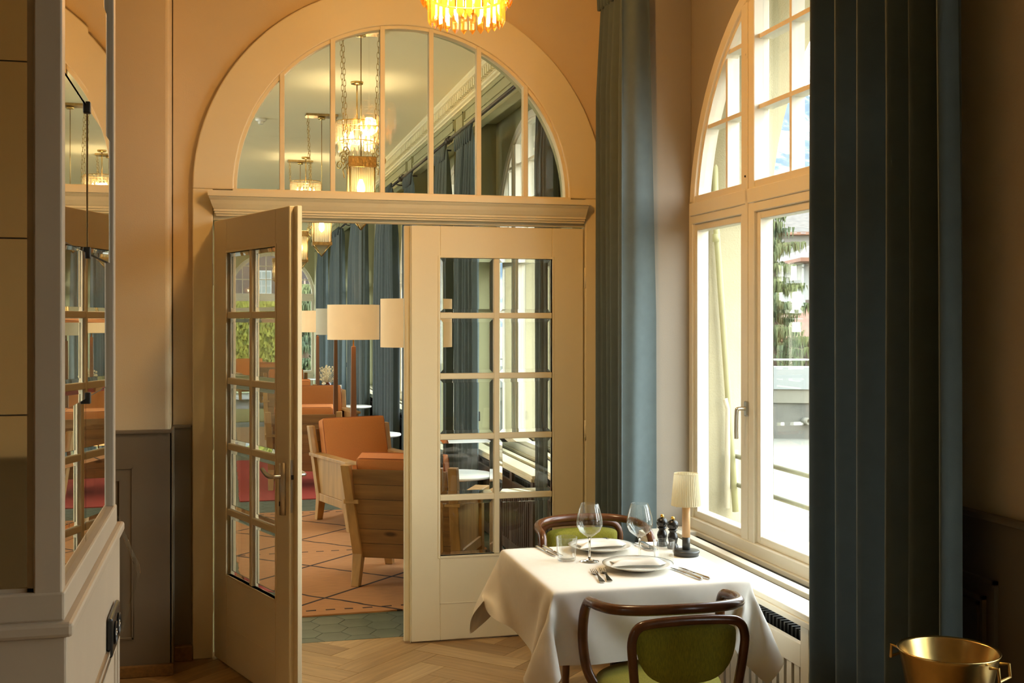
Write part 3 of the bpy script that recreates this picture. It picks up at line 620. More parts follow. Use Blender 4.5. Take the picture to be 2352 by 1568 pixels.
# points of the tablecloth, tenths of a millimetre
CLOTH = [-4126,-4381,-3645,-4274,-4555,-3371,-4477,-4636,-3090,-4706,-4534,-2843,-4757,-4226,-2702,-4485,-4012,-2663,-4139,-3930,-2625,-3851,-3740,-2599,
-3731,-3679,-2566,-3844,-3227,-2633,-4058,-2805,-2636,-4058,-2342,-2644,-3938,-1885,-2661,-3875,-1417,-2670,-3859,-944,-2672,-3863,-472,-2673,-3869,1,-2673,
-3875,474,-2673,-3885,947,-2672,-3918,1418,-2667,-4001,1883,-2654,-4139,2334,-2630,-4169,2799,-2623,-3902,3186,-2641,-3742,3600,-2662,-3794,3720,-2669,
-3972,3758,-2677,-4295,3618,-2691,-4611,3749,-2748,-4624,4040,-2920,-4388,3996,-3169,-4150,3905,-3414,-3991,4098,-3655,-3849,-4266,-3422,-4021,-4402,-3141,
-4211,-4512,-2859,-4436,-4531,-2585,-4633,-4339,-2370,-4519,-4031,-2291,-4181,-3936,-2254,-3955,-3679,-2243,-3863,-3611,-2222,-3782,-3192,-2266,-4049,-2802,
-2262,-4017,-2338,-2272,-3883,-1886,-2291,-3836,-1416,-2298,-3845,-944,-2299,-3861,-471,-2299,-3869,1,-2299,-3865,474,-2299,-3859,946,-2298,-3865,1419,
-2297,-3924,1887,-2288,-4065,2337,-2263,-4136,2799,-2250,-3900,3202,-2268,-3743,3624,-2285,-3806,3726,-2295,-3983,3755,-2303,-4325,3683,-2324,-4542,3922,
-2424,-4361,4075,-2658,-4136,3938,-2899,-3920,4024,-3148,-3972,4306,-3356,-3670,-4029,-3196,-3825,-4182,-2913,-3970,-4342,-2629,-4161,-4446,-2347,-4395,
-4394,-2088,-4499,-4109,-1927,-4229,-3914,-1884,-4023,-3645,-1898,-3964,-3522,-1887,-3757,-3178,-1891,-4039,-2799,-1888,-3961,-2339,-1901,-3829,-1887,-1921,
-3810,-1415,-1924,-3834,-943,-1924,-3855,-471,-1924,-3861,1,-1924,-3853,474,-1924,-3852,946,-1924,-3839,1418,-1924,-3853,1890,-1920,-3978,2344,-1899,-4096,
2799,-1878,-3899,3218,-1894,-3738,3641,-1913,-3810,3732,-1922,-4002,3759,-1929,-4342,3793,-1967,-4348,4066,-2141,-4108,4019,-2388,-3877,3966,-2636,-4027,
4203,-2854,-4208,4405,-3087,-3445,-3871,-2957,-3672,-3926,-2689,-3828,-4078,-2407,-3933,-4262,-2119,-4120,-4361,-1837,-4332,-4208,-1608,-4261,-3885,-1527,
-3970,-3702,-1534,-3853,-3623,-1547,-3753,-3179,-1517,-4020,-2797,-1514,-3888,-2346,-1534,-3786,-1887,-1549,-3796,-1415,-1550,-3823,-943,-1550,-3844,-471,
-1550,-3846,1,-1550,-3832,474,-1551,-3844,946,-1550,-3835,1418,-1549,-3807,1890,-1549,-3885,2354,-1536,-4038,2799,-1508,-3904,3238,-1520,-3735,3650,-1538,
-3821,3736,-1548,-4037,3780,-1556,-4297,3962,-1637,-4089,4069,-1874,-3857,3958,-2119,-4085,4095,-2353,-4277,4284,-2588,-4461,4480,-2823,-3200,-4011,-2717,
-3406,-3908,-2444,-3636,-3870,-2175,-3825,-3981,-1898,-3894,-4180,-1610,-4085,-4245,-1332,-4177,-3974,-1175,-3913,-3747,-1172,-3809,-3672,-1181,-3811,-3227,
-1150,-3962,-2800,-1144,-3809,-2355,-1169,-3764,-1886,-1175,-3796,-1414,-1176,-3808,-942,-1176,-3827,-470,-1176,-3829,2,-1176,-3808,474,-1177,-3827,945,
-1176,-3831,1418,-1175,-3790,1888,-1174,-3803,2360,-1171,-3957,2805,-1142,-3916,3260,-1146,-3736,3661,-1165,-3839,3732,-1175,-4094,3837,-1191,-4084,4063,
-1355,-3856,3951,-1605,-4026,4132,-1840,-4247,4281,-2072,-4353,4511,-2321,-4313,4680,-2629,-3025,-4253,-2491,-3234,-4148,-2221,-3390,-3998,-1938,-3584,
-3876,-1664,-3800,-3895,-1387,-3838,-4105,-1102,-4037,-4068,-846,-3872,-3806,-805,-3800,-3698,-804,-3861,-3273,-785,-3873,-2812,-780,-3755,-2357,-799,-3766,
-1885,-801,-3799,-1414,-801,-3792,-942,-802,-3808,-470,-802,-3815,2,-802,-3787,473,-803,-3807,945,-802,-3823,1417,-800,-3792,1888,-800,-3759,2359,-799,
-3849,2819,-784,-3919,3275,-771,-3736,3665,-792,-3827,3779,-813,-4085,3965,-846,-3862,3931,-1088,-3990,4132,-1324,-4135,4337,-1569,-4093,4510,-1875,-4021,
4553,-2222,-3978,4538,-2576,-2821,-4441,-2252,-3061,-4383,-1993,-3271,-4280,-1724,-3416,-4119,-1440,-3542,-3952,-1157,-3729,-3837,-876,-3774,-4030,-591,
-3863,-3812,-431,-3738,-3745,-441,-3845,-3287,-413,-3774,-2827,-420,-3760,-2357,-425,-3781,-1885,-427,-3795,-1413,-427,-3780,-942,-428,-3789,-470,-428,
-3799,2,-427,-3772,473,-429,-3788,945,-428,-3804,1417,-426,-3792,1889,-425,-3767,2360,-425,-3750,2831,-424,-3887,3281,-398,-3760,3715,-422,-3836,3811,-442,
-3847,3936,-571,-3918,4173,-812,-3878,4343,-1121,-3827,4335,-1473,-3833,4289,-1826,-3831,4251,-2180,-3828,4207,-2534,-2835,-4176,-2151,-2799,-4227,-1815,
-3001,-4244,-1514,-3198,-4317,-1236,-3379,-4185,-974,-3464,-3986,-719,-3592,-3935,-395,-3756,-3897,-88,-3782,-3751,-62,-3751,-3303,-61,-3758,-2831,-53,
-3754,-2359,-58,-3750,-1887,-63,-3751,-1415,-63,-3751,-942,-62,-3753,-470,-61,-3750,3,-64,-3753,475,-61,-3752,948,-62,-3750,1420,-64,-3753,1893,-61,-3757,
2364,-57,-3761,2836,-54,-3765,3306,-50,-3775,3744,-60,-3766,3889,-106,-3678,4048,-405,-3625,4106,-751,-3668,4050,-1098,-3689,4012,-1449,-3715,3971,-1800,
-3706,3959,-2156,-3741,3908,-2505,-2920,-4249,-2091,-2834,-4087,-1801,-2952,-4141,-1470,-3107,-4246,-1159,-3309,-4232,-900,-3397,-4100,-670,-3524,-4024,
-347,-3610,-3869,-56,-3660,-3780,30,-3660,-3307,30,-3660,-2835,30,-3660,-2362,30,-3660,-1890,30,-3660,-1417,30,-3660,-945,30,-3660,-472,30,-3660,0,30,-3660,
472,30,-3660,945,30,-3660,1417,30,-3660,1890,30,-3660,2362,30,-3660,2835,30,-3660,3307,30,-3660,3780,30,-3626,3885,-63,-3563,3977,-387,-3520,4001,-742,
-3570,3972,-1099,-3628,3890,-1434,-3623,3863,-1790,-3641,3854,-2146,-3647,3853,-2509,-3098,-4163,-2148,-3196,-3913,-1918,-3153,-3885,-1564,-3106,-3896,
-1209,-3068,-3959,-861,-3031,-4155,-581,-3106,-4010,-282,-3191,-3880,-41,-3203,-3780,30,-3203,-3307,30,-3203,-2835,30,-3203,-2362,30,-3203,-1890,30,-3203,
-1417,30,-3203,-945,30,-3203,-472,30,-3203,0,30,-3203,472,30,-3203,945,30,-3203,1417,30,-3203,1890,30,-3203,2362,30,-3203,2835,30,-3203,3307,30,-3203,3780,
30,-3200,3873,-62,-3188,3981,-387,-3187,4009,-744,-3188,4027,-1101,-3189,4005,-1454,-3184,3933,-1804,-3189,3894,-2159,-3196,3870,-2515,-2779,-3916,-2324,
-2745,-3862,-1975,-2713,-3950,-1631,-2685,-4047,-1290,-2667,-4159,-951,-2717,-3950,-710,-2729,-3895,-375,-2737,-3866,-57,-2745,-3780,30,-2745,-3307,30,
-2745,-2835,30,-2745,-2362,30,-2745,-1890,30,-2745,-1417,30,-2745,-945,30,-2745,-472,30,-2745,0,30,-2745,472,30,-2745,945,30,-2745,1417,30,-2745,1890,30,
-2745,2362,30,-2745,2835,30,-2745,3307,30,-2745,3780,30,-2746,3878,-53,-2745,3886,-403,-2738,3953,-753,-2735,4008,-1106,-2735,4041,-1462,-2741,4037,-1820,
-2744,4000,-2175,-2747,3952,-2529,-2326,-3878,-2379,-2296,-3935,-2031,-2280,-4078,-1705,-2258,-4183,-1365,-2272,-3979,-1076,-2274,-3896,-738,-2281,-3973,
-390,-2283,-3867,-62,-2288,-3780,30,-2288,-3307,30,-2288,-2835,30,-2288,-2362,30,-2288,-1890,30,-2288,-1417,30,-2288,-945,30,-2288,-472,30,-2288,0,30,-2288,
472,30,-2288,945,30,-2288,1417,30,-2288,1890,30,-2288,2362,30,-2288,2835,30,-2288,3307,30,-2288,3780,30,-2290,3876,-58,-2289,3891,-406,-2290,3873,-763,
-2290,3900,-1119,-2288,3946,-1473,-2287,3991,-1827,-2289,4015,-2184,-2294,4006,-2540,-1869,-3887,-2421,-1849,-4012,-2088,-1833,-4154,-1761,-1823,-4060,
-1431,-1821,-3931,-1102,-1823,-3972,-748,-1823,-3975,-393,-1826,-3868,-62,-1830,-3780,30,-1830,-3307,30,-1830,-2835,30,-1830,-2362,30,-1830,-1890,30,-1830,
-1417,30,-1830,-945,30,-1830,-472,30,-1830,0,30,-1830,472,30,-1830,945,30,-1830,1417,30,-1830,1890,30,-1830,2362,30,-1830,2835,30,-1830,3307,30,-1830,3780,
30,-1833,3878,-56,-1832,3887,-407,-1833,3880,-764,-1834,3877,-1122,-1835,3889,-1479,-1835,3918,-1835,-1835,3954,-2191,-1837,3983,-2546,-1411,-3901,-2453,
-1394,-4044,-2127,-1377,-4151,-1789,-1370,-4014,-1459,-1366,-3980,-1105,-1368,-4011,-749,-1366,-3975,-395,-1369,-3868,-64,-1373,-3780,30,-1373,-3307,30,
-1373,-2835,30,-1373,-2362,30,-1373,-1890,30,-1373,-1417,30,-1373,-945,30,-1373,-472,30,-1373,0,30,-1373,472,30,-1373,945,30,-1373,1417,30,-1373,1890,30,
-1373,2362,30,-1373,2835,30,-1373,3307,30,-1373,3780,30,-1376,3876,-59,-1375,3902,-408,-1376,3896,-766,-1376,3888,-1123,-1377,3888,-1481,-1378,3899,-1838,
-1379,3925,-2194,-1379,3959,-2550,-953,-3909,-2481,-937,-4037,-2148,-921,-4138,-1808,-913,-4048,-1463,-913,-4044,-1106,-911,-4016,-751,-909,-3958,-398,
-911,-3870,-63,-915,-3780,30,-915,-3307,30,-915,-2835,30,-915,-2362,30,-915,-1890,30,-915,-1417,30,-915,-945,30,-915,-472,30,-915,0,30,-915,472,30,-915,
945,30,-915,1417,30,-915,1890,30,-915,2362,30,-915,2835,30,-915,3307,30,-915,3780,30,-918,3875,-60,-918,3898,-410,-918,3904,-767,-919,3905,-1124,-920,3904,
-1482,-921,3905,-1839,-922,3916,-2196,-922,3941,-2552,-494,-3910,-2503,-480,-4003,-2159,-464,-4106,-1817,-459,-4098,-1461,-457,-4033,-1110,-458,-3953,-762,
-457,-3906,-409,-454,-3872,-60,-457,-3780,30,-457,-3307,30,-457,-2835,30,-457,-2362,30,-457,-1890,30,-457,-1417,30,-457,-945,30,-457,-472,30,-457,0,30,
-457,472,30,-457,945,30,-457,1417,30,-457,1890,30,-457,2362,30,-457,2835,30,-457,3307,30,-457,3780,30,-461,3873,-62,-461,3908,-410,-461,3912,-768,-462,
3912,-1125,-463,3912,-1482,-464,3911,-1840,-464,3913,-2197,-465,3926,-2554,-35,-3911,-2517,-25,-3954,-2164,-10,-4052,-1821,-2,-4079,-1467,-1,-4006,-1117,
-1,-3942,-765,0,-3914,-409,3,-3870,-64,0,-3780,30,0,-3307,30,0,-2835,30,0,-2362,30,0,-1890,30,0,-1417,30,0,-945,30,0,-472,30,0,0,30,0,472,30,0,945,30,0,
1417,30,0,1890,30,0,2362,30,0,2835,30,0,3307,30,0,3780,30,-3,3874,-60,-5,3881,-411,-5,3881,-768,-6,3885,-1126,-6,3891,-1483,-6,3899,-1840,-7,3906,-2198,
-7,3917,-2554,424,-3923,-2526,430,-3910,-2170,442,-3982,-1820,454,-4048,-1470,456,-4025,-1114,457,-3959,-763,457,-3916,-409,460,-3870,-63,457,-3780,30,
457,-3307,30,457,-2835,30,457,-2362,30,457,-1890,30,457,-1417,30,457,-945,30,457,-472,30,457,0,30,457,472,30,457,945,30,457,1417,30,457,1890,30,457,2362,
30,457,2835,30,457,3307,30,457,3780,30,454,3872,-63,452,3902,-411,451,3903,-769,451,3900,-1126,451,3898,-1483,451,3900,-1841,451,3906,-2198,451,3918,-2555,
880,-3957,-2529,888,-3902,-2176,895,-3912,-1820,906,-3978,-1470,913,-4015,-1115,913,-3986,-759,913,-3935,-406,918,-3870,-63,915,-3780,30,915,-3307,30,915,
-2835,30,915,-2362,30,915,-1890,30,915,-1417,30,915,-945,30,915,-472,30,915,0,30,915,472,30,915,945,30,915,1417,30,915,1890,30,915,2362,30,915,2835,30,
915,3307,30,915,3780,30,911,3872,-62,909,3898,-411,908,3903,-769,909,3906,-1126,909,3907,-1483,908,3905,-1841,908,3909,-2198,908,3924,-2555,1334,-4016,
-2527,1343,-3945,-2177,1351,-3891,-1825,1357,-3899,-1468,1365,-3949,-1115,1370,-3975,-759,1370,-3944,-403,1375,-3873,-61,1373,-3780,30,1373,-3307,30,1373,
-2835,30,1373,-2362,30,1373,-1890,30,1373,-1417,30,1373,-945,30,1373,-472,30,1373,0,30,1373,472,30,1373,945,30,1373,1417,30,1373,1890,30,1373,2362,30,1373,
2835,30,1373,3307,30,1373,3780,30,1369,3873,-62,1369,3893,-411,1373,3892,-768,1376,3890,-1126,1379,3889,-1483,1382,3892,-1840,1385,3905,-2197,1387,3927,
-2554,1785,-4097,-2521,1793,-4026,-2172,1804,-3950,-1823,1813,-3889,-1471,1817,-3879,-1114,1823,-3914,-759,1827,-3934,-402,1832,-3876,-59,1830,-3780,30,
1830,-3307,30,1830,-2835,30,1830,-2362,30,1830,-1890,30,1830,-1417,30,1830,-945,30,1830,-472,30,1830,0,30,1830,472,30,1830,945,30,1830,1417,30,1830,1890,
30,1830,2362,30,1830,2835,30,1830,3307,30,1830,3780,30,1828,3870,-62,1836,3894,-411,1847,3886,-768,1858,3871,-1125,1870,3870,-1483,1881,3888,-1839,1891,
3917,-2195,1901,3951,-2550,2235,-4176,-2516,2240,-4125,-2162,2248,-4059,-1811,2260,-3983,-1463,2272,-3907,-1114,2278,-3870,-759,2281,-3888,-402,2289,-3881,
-53,2288,-3780,30,2288,-3307,30,2288,-2835,30,2288,-2362,30,2288,-1890,30,2288,-1417,30,2288,-945,30,2288,-472,30,2288,0,30,2288,472,30,2288,945,30,2288,
1417,30,2288,1890,30,2288,2362,30,2288,2835,30,2288,3307,30,2288,3780,30,2286,3873,-59,2305,3866,-409,2330,3854,-767,2353,3870,-1123,2373,3906,-1478,2391,
3948,-1832,2410,3990,-2185,2430,4027,-2539,2689,-4149,-2521,2695,-4142,-2164,2699,-4127,-1807,2703,-4095,-1451,2709,-4042,-1098,2722,-3965,-749,2737,-3883,
-401,2746,-3881,-51,2745,-3780,30,2745,-3307,30,2745,-2835,30,2745,-2362,30,2745,-1890,30,2745,-1417,30,2745,-945,30,2745,-472,30,2745,0,30,2745,472,30,
2745,945,30,2745,1417,30,2745,1890,30,2745,2362,30,2745,2835,30,2745,3307,30,2745,3780,30,2745,3874,-57,2777,3871,-408,2809,3919,-760,2840,3963,-1112,2873,
3997,-1467,2907,4024,-1822,2943,4043,-2178,2979,4055,-2534,3104,-3955,-2530,3112,-3958,-2173,3129,-3979,-1817,3140,-3984,-1460,3155,-3997,-1104,3169,-4010,
-746,3177,-3997,-388,3200,-3874,-62,3203,-3780,30,3203,-3307,30,3203,-2835,30,3203,-2362,30,3203,-1890,30,3203,-1417,30,3203,-945,30,3203,-472,30,3203,
0,30,3203,472,30,3203,945,30,3203,1417,30,3203,1890,30,3203,2362,30,3203,2835,30,3203,3307,30,3203,3780,30,3206,3871,-61,3244,3927,-403,3292,3928,-760,
3335,3914,-1117,3381,3906,-1474,3421,3884,-1831,3460,3857,-2188,3510,3852,-2544,3546,-3956,-2530,3548,-3857,-2184,3563,-3857,-1823,3565,-3861,-1466,3577,
-3857,-1110,3569,-3861,-754,3594,-3872,-397,3626,-3898,-53,3660,-3780,30,3660,-3307,30,3660,-2835,30,3660,-2362,30,3660,-1890,30,3660,-1417,30,3660,-945,
30,3660,-472,30,3660,0,30,3660,472,30,3660,945,30,3660,1417,30,3660,1890,30,3660,2362,30,3660,2835,30,3660,3307,30,3660,3780,30,3640,3893,-59,3696,3889,
-415,3742,3810,-770,3814,3776,-1133,3865,3756,-1491,3913,3731,-1847,3973,3700,-2202,4035,3667,-2556,3633,-3866,-2540,3640,-3919,-2188,3644,-3943,-1834,
3655,-3931,-1478,3657,-3947,-1122,3693,-3938,-770,3715,-3950,-417,3769,-3889,-95,3749,-3741,-74,3752,-3303,-62,3759,-2835,-47,3758,-2365,-55,3756,-1893,
-58,3752,-1421,-61,3753,-948,-61,3751,-476,-62,3751,-3,-63,3751,469,-63,3752,942,-62,3753,1415,-61,3752,1886,-62,3753,2358,-63,3755,2828,-62,3764,3300,
-59,3754,3746,-69,3715,3820,-88,3746,3854,-456,3797,3778,-812,3869,3744,-1178,3922,3724,-1538,3971,3699,-1894,4030,3664,-2244,4091,3628,-2597,3791,-4050,
-2563,3757,-4081,-2209,3752,-4126,-1854,3755,-4164,-1501,3752,-4201,-1146,3821,-4248,-799,3973,-4119,-515,3810,-3830,-456,3738,-3725,-437,3883,-3287,-397,
3767,-2835,-414,3768,-2365,-420,3793,-1894,-423,3800,-1422,-425,3786,-950,-426,3779,-478,-427,3790,-6,-428,3787,466,-428,3778,937,-428,3768,1408,-428,3797,
1876,-427,3824,2343,-425,3854,2807,-422,3854,3272,-418,3849,3726,-427,3873,3764,-466,3904,3814,-596,4037,3673,-976,4140,3599,-1361,4212,3559,-1731,4267,
3521,-2090,4313,3456,-2406,4365,3399,-2750,3661,-4398,-2605,3654,-4438,-2251,3680,-4483,-1897,3781,-4512,-1556,3957,-4458,-1251,4121,-4275,-994,4007,-4000,
-866,3813,-3782,-828,3746,-3688,-808,3928,-3277,-770,3849,-2824,-778,3750,-2366,-793,3777,-1895,-797,3799,-1423,-799,3787,-951,-801,3775,-479,-802,3793,
-7,-802,3792,466,-802,3775,937,-802,3775,1407,-802,3820,1871,-801,3878,2333,-799,3922,2792,-795,3865,3242,-788,4067,3579,-728,4091,3615,-774,4158,3732,
-961,4149,3707,-1075,4289,3589,-1490,4413,3502,-1878,4501,3426,-2243,4552,3314,-2528,4606,3222,-2866,3630,-4765,-2650,3728,-4793,-2309,3897,-4752,-1998,
4083,-4607,-1731,4232,-4390,-1490,4290,-4111,-1283,3976,-4015,-1238,3819,-3731,-1199,3743,-3650,-1179,3943,-3259,-1144,3944,-2808,-1140,3780,-2367,-1166,
3760,-1896,-1171,3784,-1424,-1173,3788,-952,-1175,3782,-479,-1176,3794,-7,-1177,3791,465,-1177,3775,937,-1177,3793,1406,-1177,3854,1867,-1175,3921,2323,
-1173,3925,2775,-1168,3919,3222,-1162,4250,3452,-1074,4277,3488,-1123,4380,3647,-1328,4392,3667,-1476,4390,3632,-1580,4531,3525,-1990,4652,3416,-2367,4721,
3251,-2629,4792,3115,-2962,3833,-5054,-2742,4023,-4926,-2469,4185,-4722,-2225,4322,-4489,-1991,4433,-4236,-1765,4312,-3960,-1622,3957,-3980,-1612,3814,
-3686,-1570,3741,-3601,-1551,3947,-3231,-1518,4031,-2795,-1504,3844,-2363,-1535,3771,-1897,-1545,3772,-1425,-1548,3786,-952,-1550,3789,-480,-1551,3793,
-7,-1551,3788,465,-1551,3781,937,-1551,3815,1404,-1551,3881,1862,-1549,3930,2314,-1547,3927,2759,-1540,4026,3199,-1531,4460,3338,-1407,4488,3373,-1458,
4601,3554,-1677,4645,3623,-1845,4634,3609,-1976,4633,3570,-2077,4758,3450,-2467,4834,3247,-2712,4919,3071,-3042,4109,-5029,-2967,4252,-4801,-2732,4391,
-4570,-2498,4528,-4337,-2265,4565,-4052,-2062,4294,-3862,-1983,3941,-3897,-1976,3803,-3659,-1939,3737,-3561,-1923,3942,-3190,-1890,4108,-2787,-1871,3918,
-2356,-1902,3812,-1897,-1917,3782,-1425,-1922,3781,-953,-1924,3784,-480,-1925,3789,-8,-1925,3786,465,-1926,3790,937,-1926,3834,1403,-1925,3886,1858,-1923,
3915,2305,-1919,3951,2746,-1914,4195,3144,-1885,4638,3202,-1690,4668,3238,-1743,4788,3431,-1977,4860,3539,-2165,4870,3560,-2320,4857,3534,-2445,4859,3495,
-2547,4924,3272,-2780,5012,3069,-3110,4286,-4853,-3246,4438,-4633,-3010,4594,-4416,-2772,4708,-4167,-2545,4611,-3874,-2388,4276,-3780,-2347,3920,-3787,
-2327,3745,-3627,-2308,3794,-3534,-2293,3937,-3150,-2261,4176,-2783,-2239,3992,-2350,-2269,3868,-1895,-2288,3817,-1425,-2294,3795,-953,-2298,3787,-481,
-2299,3787,-8,-2300,3785,465,-2300,3794,937,-2300,3829,1402,-2299,3864,1854,-2296,3901,2295,-2292,4049,2725,-2282,4367,2829,-1982,4665,2839,-1612,4698,
2879,-1673,4840,3103,-1956,4946,3259,-2192,4995,3333,-2395,5002,3347,-2568,5002,3330,-2714,5016,3304,-2836,5093,3086,-3167,4492,-4702,-3520,4642,-4480,
-3284,4792,-4258,-3048,4833,-3975,-2841,4610,-3735,-2735,4256,-3738,-2718,3908,-3805,-2701,3760,-3608,-2681,3856,-3507,-2666,3943,-3121,-2635,4234,-2783,
-2609,4059,-2346,-2637,3928,-1893,-2657,3864,-1425,-2666,3830,-954,-2670,3808,-481,-2673,3792,-8,-2674,3781,465,-2674,3777,938,-2673,3797,1401,-2672,3843,
1850,-2669,3967,2285,-2661,4329,2590,-2518,4648,2609,-2143,4703,2472,-1714,4739,2515,-1779,4896,2761,-2081,5025,2952,-2338,5106,3070,-2566,5140,3125,-2765,
5148,3136,-2938,5157,3126,-3087,5179,3110,-3215]
# ---------------------------------------------------------------- radiator covers in the niches
def cover(yc, label, light=True, ya=None, yb=None):
    y0, y1 = (ya if ya is not None else yc-NW+.004), (yb if yb is not None else yc+NW-.006)
    t = thing('radiator_cover', label, 'radiator cover', (2.0, yc, 0), group=None)
    top = CREAMW if light else CREAM; fr = CREAMW if light else SLATD
    Y0, Y1 = y0-yc, y1-yc
    zt = .652
    for (a, b) in ((0, .115), (.160, .205), (.262, .296)): obj('top_board', B(a-.004 if a == 0 else a, Y0, zt-.022, b, Y1, zt), top, t, bevel=.003)
    for a, b in ((.115, .160), (.205, .262)):
        obj('top_board', B(a, Y1-.16, zt-.022, b, Y1, zt), top, t); obj('top_board', B(a, Y0, zt-.022, b, Y0+.16, zt), top, t)
    obj('nosing', B(-.012, Y0, zt-.045, .012, Y1, zt-.020), top, t, bevel=.004)
    n = 4; L = (Y1-Y0)/n
    for k in range(n):
        a = Y0+k*L
        obj('post', B(0, a, .02, .022, a+.06, zt-.045), fr, t, bevel=.002)
        obj('rail', B(0, a+.06, zt-.20, .022, a+L, zt-.115), fr, t, bevel=.002); obj('rail', B(0, a+.06, .02, .022, a+L, .10), fr, t, bevel=.002)
        m_ = int((L-.06)/.058)
        for q in range(m_):
            yy = a+.06+.010+q*(L-.06)/m_
            obj('slat', B(.004, yy+.006, .10, .018, yy+(L-.06)/m_-.016, zt-.20), fr, t)
    obj('post', B(0, Y1-.03, .02, .022, Y1, zt-.045), fr, t)
    mb = MB(); mb.box(.06, Y0+.08, .10, .24, Y1-.08, .50)
    rd = obj('radiator', mb, DARK, t)
    mb = MB()
    for q in range(int((Y1-Y0-.2)/.03)): yy = Y0+.1+q*.03; mb.box(.045, yy, .08, .25, yy+.012, .56)
    obj('fins', mb, DARK, t, kind='stuff')
    return t
cover(1.30, 'cream radiator cover under the window nearest the camera')
cover(4.27, 'cream radiator cover with slotted top under the window by the laid table')
for i, yc in enumerate(WYC[2:6]):
    cover(yc, ['dark slatted radiator cover under the first lounge window', 'dark slatted radiator cover under the second lounge window', 'dark slatted radiator cover under the third lounge window', 'dark slatted radiator cover under the fourth lounge window'][i], False)

# ---------------------------------------------------------------- curtains and rods
def curtain(label, y0, y1, X=1.93, zt=3.30, zb=.02, n=9, amp=.040, seed=1, top=.85, anchor=.5, group=None, flare=0.0, curl=0.0, m=None):
    rnd = random.Random(seed); ph = [rnd.uniform(-.35, .35) for _ in range(n+2)]; am = [rnd.uniform(.65, 1.25) for _ in range(n+2)]
    ya = y0+(y1-y0)*anchor
    def fn(u, v):
        z = zt+(zb-zt)*v
        wd = top+(1-top)*min(1, v*2.2)**.8
        k = u*n; i = int(min(k, n-1)); f = k-i
        ph_ = ph[i]*(1-f)+ph[i+1]*f; a_ = am[i]*(1-f)+am[i+1]*f
        w_ = 2*math.pi*(k)+ph_*1.6*min(1, v*3)
        gather = .40+.60*min(1, v*6)
        x = X-a_*amp*gather*(math.sin(w_)+.22*math.sin(2*w_+.6))-flare*v*v*.05*math.sin(math.pi*u)+.008*math.sin(3*v+u*7)
        y = ya+(y0+(y1-y0)*u-ya)*wd+.010*math.sin(w_+1.2)*gather+.006*math.sin(v*5+i)
        if curl:
            ue = .34; lo = min(1, .35+v*1.3)
            if u < ue:
                q = 1-u/ue; x = X-.03+curl*q*(.62+.38*lo)+.004*math.sin(9*q); y = y0+.005+.045*q*lo+.016*math.sin(7.5*q+2*v+.4)*(1-q*.4)
            else:
                f = (u-ue)/(1-ue); b_ = min(1, f*6); y = (ya+(y0+(y1-y0)*f-ya)*(wd if True else 1))*b_+(y0+.005+.016*math.sin(2*v+.4))*(1-b_)+.010*math.sin(w_+1.2)*b_; x = (X-.03)*(1-b_)+x*b_
        if v < .02: x = X-.6*(X-x)
        return (x, y, z)
    r = thing('curtain', label, 'curtain', (0, 0, 0), group=group)
    obj('drape', MB().grid(fn, n*14, 30), m or VELVET, r)
    mb = MB()
    for i in range(n):
        y = ya+(y0+(y1-y0)*(i+.5)/n-ya)*top
        mb.tube([(X, y, zt+.055), (X-.018, y, zt), (X-.022, y, zt-.09)], [.012, .018, .010], 7)
    obj('heading', mb, VELVET, r, kind='stuff')
    return r
curtain('tall blue velvet curtain left of the window, behind the far chair', 5.37, 5.82, n=8, seed=3, top=.86, anchor=.3, amp=.045, zt=3.42, curl=.20)
curtain('dark blue velvet curtain right of the window, behind the gilt bucket', 2.665, 3.50, X=1.90, n=6, seed=11, amp=.055, top=.95, zt=3.42)
curtain('blue velvet curtain added to block light from the window nearest the camera, outside the picture', 1.85, 2.24, X=1.90, n=5, seed=5, amp=.05, zt=3.42)  # unseen curtain, added to keep this window's light off the right curtain
def rod(label, y0, y1, X=1.92, z=3.365):
    t = thing('curtain_rod', label, 'curtain rod', (X, 0, z))
    obj('pole', MB().tube([(0, y0, 0), (0, y1, 0)], .016, 12), DARK, t)
    for y in (y0, y1): obj('finial', MB().lathe([(0, -.032), (.02, -.026), (.032, 0), (.02, .026), (0, .032)], 14), DARK, t, (0, y, 0))
    for y in (y0+.35, y1-.35):
        obj('bracket', MB().tube([(0, y, -.02), (.05, y, -.03), (.10, y, -.03)], .008, 8), DARK, t)
    return t
rod('dark curtain rod over the dining room window', 2.75, 5.82, z=3.485)
CX = 1.93
rods = [(6.60, 9.98), (10.08, 12.72), (12.92, 15.52), (15.78, 18.5), (18.7, 21.3), (21.6, 24.2)]
for i, (a, b) in enumerate(rods):
    rod(['dark curtain rod over the first lounge window', 'dark curtain rod over the second lounge window', 'dark curtain rod over the third lounge window', 'dark curtain rod over the fourth lounge window', 'dark curtain rod over the fifth lounge window', 'dark curtain rod over the sixth lounge window'][i], a, b, z=3.30)
LC = [('narrow blue curtain on the near side of the first lounge window', 6.74, 7.10, 4), ('blue curtain on the far side of the first lounge window', 8.95, 9.80, 8),
      ('blue curtain on the near side of the second lounge window', 10.10, 10.75, 7), ('blue curtain on the far side of the second lounge window', 12.05, 12.75, 7),
      ('broad dark blue curtain seen right beside the door leaf', 12.98, 14.75, 13), ('blue curtain lit at its right edge, second from the door leaf', 16.05, 18.25, 13),
      ('blue curtain behind the third floor lamp, third from the door leaf', 19.3, 21.5, 11), ('farthest blue curtain beside the end wall', 22.6, 24.6, 10)]
for i, (lb, a, b, n) in enumerate(LC): curtain(lb, a, b, X=1.865 if i > 3 else 1.93, zt=3.24, n=max(4, n*2//3) if i > 3 else n, amp=.058 if i > 3 else .045, seed=20+i, top=.62 if i > 3 else .8, anchor=.35 if i > 3 else .5, curl=.12 if i > 4 else 0)

